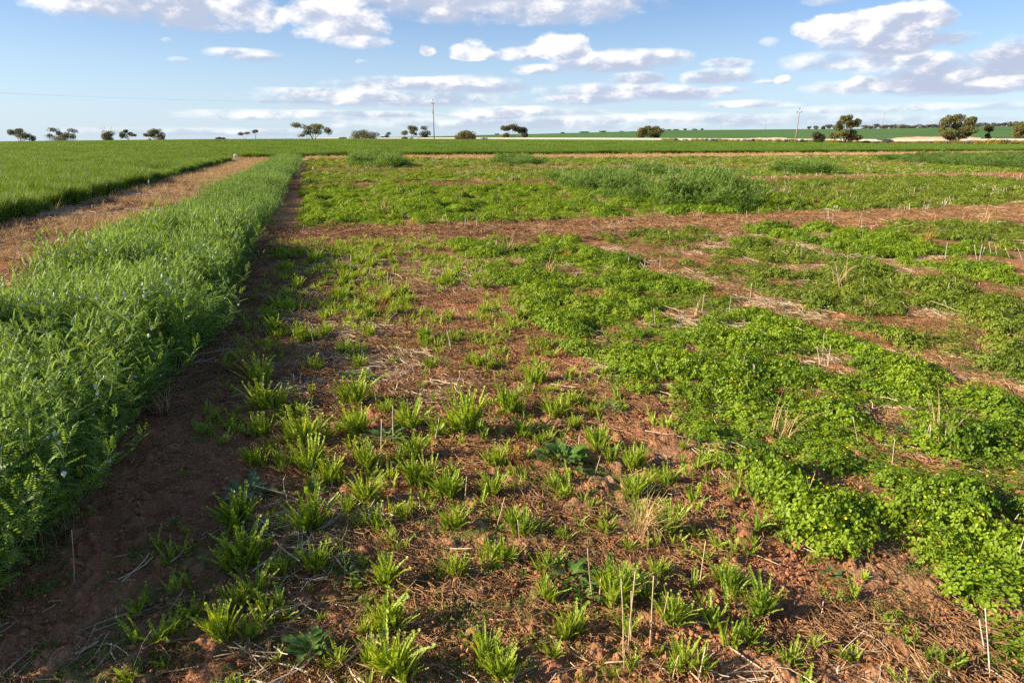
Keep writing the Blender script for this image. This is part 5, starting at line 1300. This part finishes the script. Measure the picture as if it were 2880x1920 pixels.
tree('gum_tree', 2880, 196, 345, 74, 'leafy olive tree cut by the right edge of the picture', [(-.3, .8, .5, .2), (.4, .8, .5, .2), (-.5, .5, .45, .22), (.2, .45, .5, .25), (-.3, .2, .5, .15)], G_, 3, leafn=3600, leafs=.16, seed=22)
tree('shrub', 965, 560, 386, 24, 'low dark bushes in a row left of the broad tree', [(-.5, .5, .5, .4), (.4, .5, .5, .4)], G2, 2, leafn=350, seed=23, group='shrubs on the horizon')
# far trees on the hill crest
FAR = [(1398, 376.5, 12), (1582, 372.5, 10), (1643, 370, 26), (1695, 368.5, 20), (1711, 372, 6), (1747, 369.5, 12), (1780, 370.5, 10), (1878, 364.5, 16), (1900, 364, 18), (1925, 362.5, 8), (1952, 363, 14), (1972, 362, 8),
       (2272, 356, 9), (2290, 354.5, 12), (2312, 355, 12), (2326, 351, 18)]
X = 2428
rg = random.Random(5)
while X < 2905:
    FAR.append((X, (352.5 if X < 2700 else 349.5 - (X - 2700) * .028) + rg.uniform(-3.2, 1.6), rg.uniform(14, 24))); X += rg.uniform(9, 17)
shapes = [[(-.4, .75, .6, .22), (.4, .78, .6, .22), (0, .4, .5, .2)], [(-.5, .7, .5, .2), (.1, .85, .5, .18), (.6, .6, .45, .22), (0, .3, .7, .2)], [(0, .6, .85, .35), (.2, .3, .7, .25)]]
for i, (X, yt, w) in enumerate(FAR):
    yy = 905 + rg.uniform(0, 40)
    lb = 'grey-green mallee tree in the far hill-crest line ' + ('between the two-tiered gum and the big spreading gum' if X < 2630 else 'behind the big spreading gum' if X < 2760 else 'right of the big spreading gum') + (', taller than its neighbours' if w > 21 else '') if X > 2420 else f'tiny {"umbrella-shaped" if w > 15 else "round"} grey-green tree on the green crest ' + ('left of the tall two-tiered gum' if X > 2200 else 'right of the olive tree' if X > 1850 else 'between the centre tree and the olive tree')
    tree('mallee_tree', X, yy, yt, w * 1.15, lb, shapes[i % 3], M['far_gum'], 3, leafn=420, leafs=.42, group='far trees along the hill crest', seed=60 + i)

# saltbush along the pipe
def bush_mesh(seed, mat, n=420):
    rg_ = random.Random(seed); V, F = [], []
    for k in range(5):
        crown_quads(V, F, (rg_.uniform(-.6, .6), rg_.uniform(-.5, .5), rg_.uniform(.35, .6)), (.55, .55, .42), n // 5, .11, rg_)
    mb = MB(); mb.add(V, F)
    for k in range(5): mb.tube([(0, 0, -.1), (rg_.uniform(-.5, .5), rg_.uniform(-.5, .5), .6)], [.03, .01], 4)
    return mb.mesh('saltbush', [mat])
BM = [bush_mesh(950 + i, M['salt'] if i % 3 else M['salt2']) for i in range(6)]
SB = []
for X in np.arange(1868, 2900, 15.0):
    if rg.random() < .93: SB.append((X + rg.uniform(-6, 6), rg.uniform(.7, 1.35)))
for X in (2120, 2135, 2212, 2222, 2232): SB.append((X, 1.1))
for X, s in SB:
    Yb = float(Yp_of(np.array(X))) - rg.uniform(4, 14); x = X2x(X, Yb); zb = Zf(x, Yb)
    need = 1.6 - (float(np.interp(X, [1868, 2100, 2300, 2500, 2650, 2800, 2880], [389, 390.5, 392.5, 398, 396, 392.5, 395])) - 394) * Yb / 2087 - zb
    o = bpy.data.objects.new('saltbush', rg.choice(BM)); COL.objects.link(o); o.location = (x, Yb, zb - .05); o.rotation_euler = (0, 0, rg.uniform(0, 6.28))
    sx = s * rg.uniform(.9, 1.7); o.scale = (sx, sx, max(.7, need * (.7 + .35 * s)))
    tag(o, 'low yellow-green saltbush in front of the pale pipeline', 'bush', 'saltbushes along the pipeline')

# left horizon: posts and heaps; shed
def horizon_thing(X, Y, ytop, w, name, mat, label, cat, group=None, rad=.12):
    x = X2x(X, Y); zb = Zf(x, Y) - .5; H_ = EYE + (394 - ytop) * Y / 2087 - zb
    mb = MB(); mb.tube([(0, 0, 0), (0, 0, H_ * .97), (0, 0, H_)], [rad, rad, rad * .6], 8); o = mb.obj(name, mat, loc=(x, Y, zb)); tag(o, label, cat, group)
horizon_thing(129, 420, 394, 0, 'fence_post', M['dark'], 'dark fence post left of the wide gum tree', 'fence post', 'fence posts on the left horizon')
horizon_thing(151, 420, 392.5, 0, 'fence_post', M['straw'], 'pale fence post under the wide gum tree, left one', 'fence post', 'fence posts on the left horizon', .18)
horizon_thing(177, 420, 391, 0, 'fence_post', M['drygrass'], 'yellowish fence post under the wide gum tree, right one', 'fence post', 'fence posts on the left horizon', .18)
horizon_thing(338, 420, 394, 0, 'fence_post', M['dark'], 'dark fence post right of the dead-topped tree', 'fence post', 'fence posts on the left horizon')
horizon_thing(528, 420, 391, 0, 'fence_post', M['dark'], 'lone dark fence post between the spreading gum and the small shrub', 'fence post', 'fence posts on the left horizon')
for X, ytp, w, lb in ((420, 388.5, 14, 'small tan heap under the left side of the spreading gum'), (447, 387, 30, 'long rust-brown heap under the right side of the spreading gum')):
    Yh = 425; x = X2x(X, Yh); zb = Zf(x, Yh) - .3; hh_ = EYE + (394 - ytp) * Yh / 2087 - zb; ww = w * Yh / 2002 / 2; V, F = [], []
    for i in range(6):
        t = i / 5
        for k in range(14):
            a_ = k / 14 * 6.283; r_ = (1 - t ** 2.2) ** .6 * (1 + .12 * math.sin(a_ * 3 + X)) + .02; V.append((ww * r_ * math.cos(a_), ww * .8 * r_ * math.sin(a_), hh_ * t))
    for i in range(5):
        for k in range(14): F.append((i * 14 + k, i * 14 + (k + 1) % 14, (i + 1) * 14 + (k + 1) % 14, (i + 1) * 14 + k))
    F.append(tuple(5 * 14 + k for k in range(14)))
    mb = MB(); mb.add(V, F); o = mb.obj('earth_heap', M['rock'], loc=(x, Yh, zb)); tag(o, lb, 'heap')
Ys = 560; x = X2x(1077, Ys); zb = Zf(x, Ys) - .2; t = empty('white_shed', (x, Ys, zb), .15); tag(t, 'tiny white shed between the broad bushy tree and the windswept tree', 'shed')
hs_ = EYE + (394 - 381) * Ys / 2087 - zb
mb = MB(); mb.box((0, 0, hs_ * .42), (3.6, 3, hs_ * .84)); mb.obj('wall', M['white'], t)
mb = MB(); mb.add([(-1.95, -1.7, hs_ * .85), (1.95, -1.7, hs_ * .85), (1.95, 1.7, hs_ * .85), (-1.95, 1.7, hs_ * .85), (-1.95, 0, hs_), (1.95, 0, hs_)], [(0, 1, 5, 4), (3, 4, 5, 2), (0, 4, 3), (1, 2, 5), (0, 3, 2, 1)]); mb.obj('roof', M['white'], t)
mb = MB(); mb.box((.2, -1.53, hs_ * .6), (1.1, .04, hs_ * .22)); mb.obj('window', M['dark'], t)

# ------------------------------------------------------------------ say which one: each repeat is told by its nearest landmark
LMK = [(690, 1050, 'the rust-coloured tussock by the vetch'), (1075, 890, 'the orange dead tussock'), (1430, 722, 'the golden tussock atop the clover'), (2190, 1232, 'the big tussock in the clover'),
 (2640, 1240, 'the tall bent tussock'), (1810, 1500, 'the half-green grass tussock'), (1445, 1300, 'the curly orange-brown tussock'), (700, 1395, 'the blue-green weed by the track'), (970, 1632, 'the flat thin-stemmed rosette'),
 (1585, 1310, 'the large lobed rosette'), (1600, 1640, 'the front dark rosette'), (1000, 1075, 'the dark feathery rosette'), (1955, 1248, 'the round-leaved weed by the clover'), (2335, 1615, 'the crumpled grey-green weed'),
 (870, 1850, 'the dark weed at bottom left'), (1168, 1728, 'the lone round-leaved seedling'), (2365, 812, 'the thin golden tussock'), (2215, 640, 'the strappy dark green weed'), (835, 905, 'the reddish flattened tussock'),
 (1590, 728, 'the dark rusty tussock'), (2760, 645, 'the pale leaning tussock'), (1080, 612, 'the brown tussock beyond the track'), (140, 1655, 'the pair of round leaves')]
ORD = ['closest', 'second closest', 'third closest', 'fourth closest', 'fifth closest', 'sixth closest', 'seventh closest', 'eighth closest', 'ninth closest', 'tenth closest'] + [f'{i}th closest' for i in range(11, 80)]
def to_px(o):
    x_, y_, z_ = o.location; dep = y_ * math.cos(PITCH) - (z_ - EYE) * math.sin(PITCH); up_ = (z_ - EYE) * math.cos(PITCH) + y_ * math.sin(PITCH)
    return 1440 + 1920 * x_ / dep, 960 - 1920 * up_ / dep
keys = {}
for o in list(COL.objects):
    base = o.name.split('.')[0]
    if o.parent or base not in ('fern_leaved_tuft', 'stubble_stalk', 'loose_straw'): continue
    px, py = to_px(o); lm = min(LMK, key=lambda l: (l[0] - px) ** 2 + (l[1] - py) ** 2); ddx, ddy = px - lm[0], py - lm[1]
    w_ = ('left of ' if ddx < 0 else 'right of ') if abs(ddx) > abs(ddy) * 1.2 else ('in front of ' if ddy > 0 else 'behind ')
    lb = o['label']
    kd = {'fern_leaved_tuft': ('large ' if lb.startswith('large') else 'mid-sized ' if lb.startswith('mid') else 'small ') + 'fern-leaved tuft', 'stubble_stalk': ('tan' if ' tan ' in lb else 'grey-white') + ' upright stalk',
          'loose_straw': ('pale' if lb.startswith('pale') else 'brown') + (' propped' if 'propped' in lb else ' flat') + ' straw'}[base]
    keys.setdefault(kd + ' ' + w_ + lm[2], []).append((ddx * ddx + ddy * ddy, o.name, o))
for k_, v_ in keys.items():
    v_.sort(key=lambda q_: q_[:2])
    for i, (_, _, o) in enumerate(v_): o['label'] = (ORD[i] + ' ' + k_) if len(v_) > 1 else ('only ' + k_)
def nth(i): return f"{i}{'th' if 10 < i % 100 < 14 else {1: 'st', 2: 'nd', 3: 'rd'}.get(i % 10, 'th')}"
ml = sorted([o for o in COL.objects if o.name.startswith('mallee_tree') and not o.parent], key=lambda o: to_px(o)[0])
for i, o in enumerate(ml): o['label'] = f'tiny grey-green mallee tree on the far hill crest, {nth(i + 1)} from the left'
sb = sorted([o for o in COL.objects if o.name.startswith('saltbush') and not o.parent], key=lambda o: to_px(o)[0])
for i, o in enumerate(sb): o['label'] = f'low yellow-green saltbush before the pale pipeline, {nth(i + 1)} from the left'
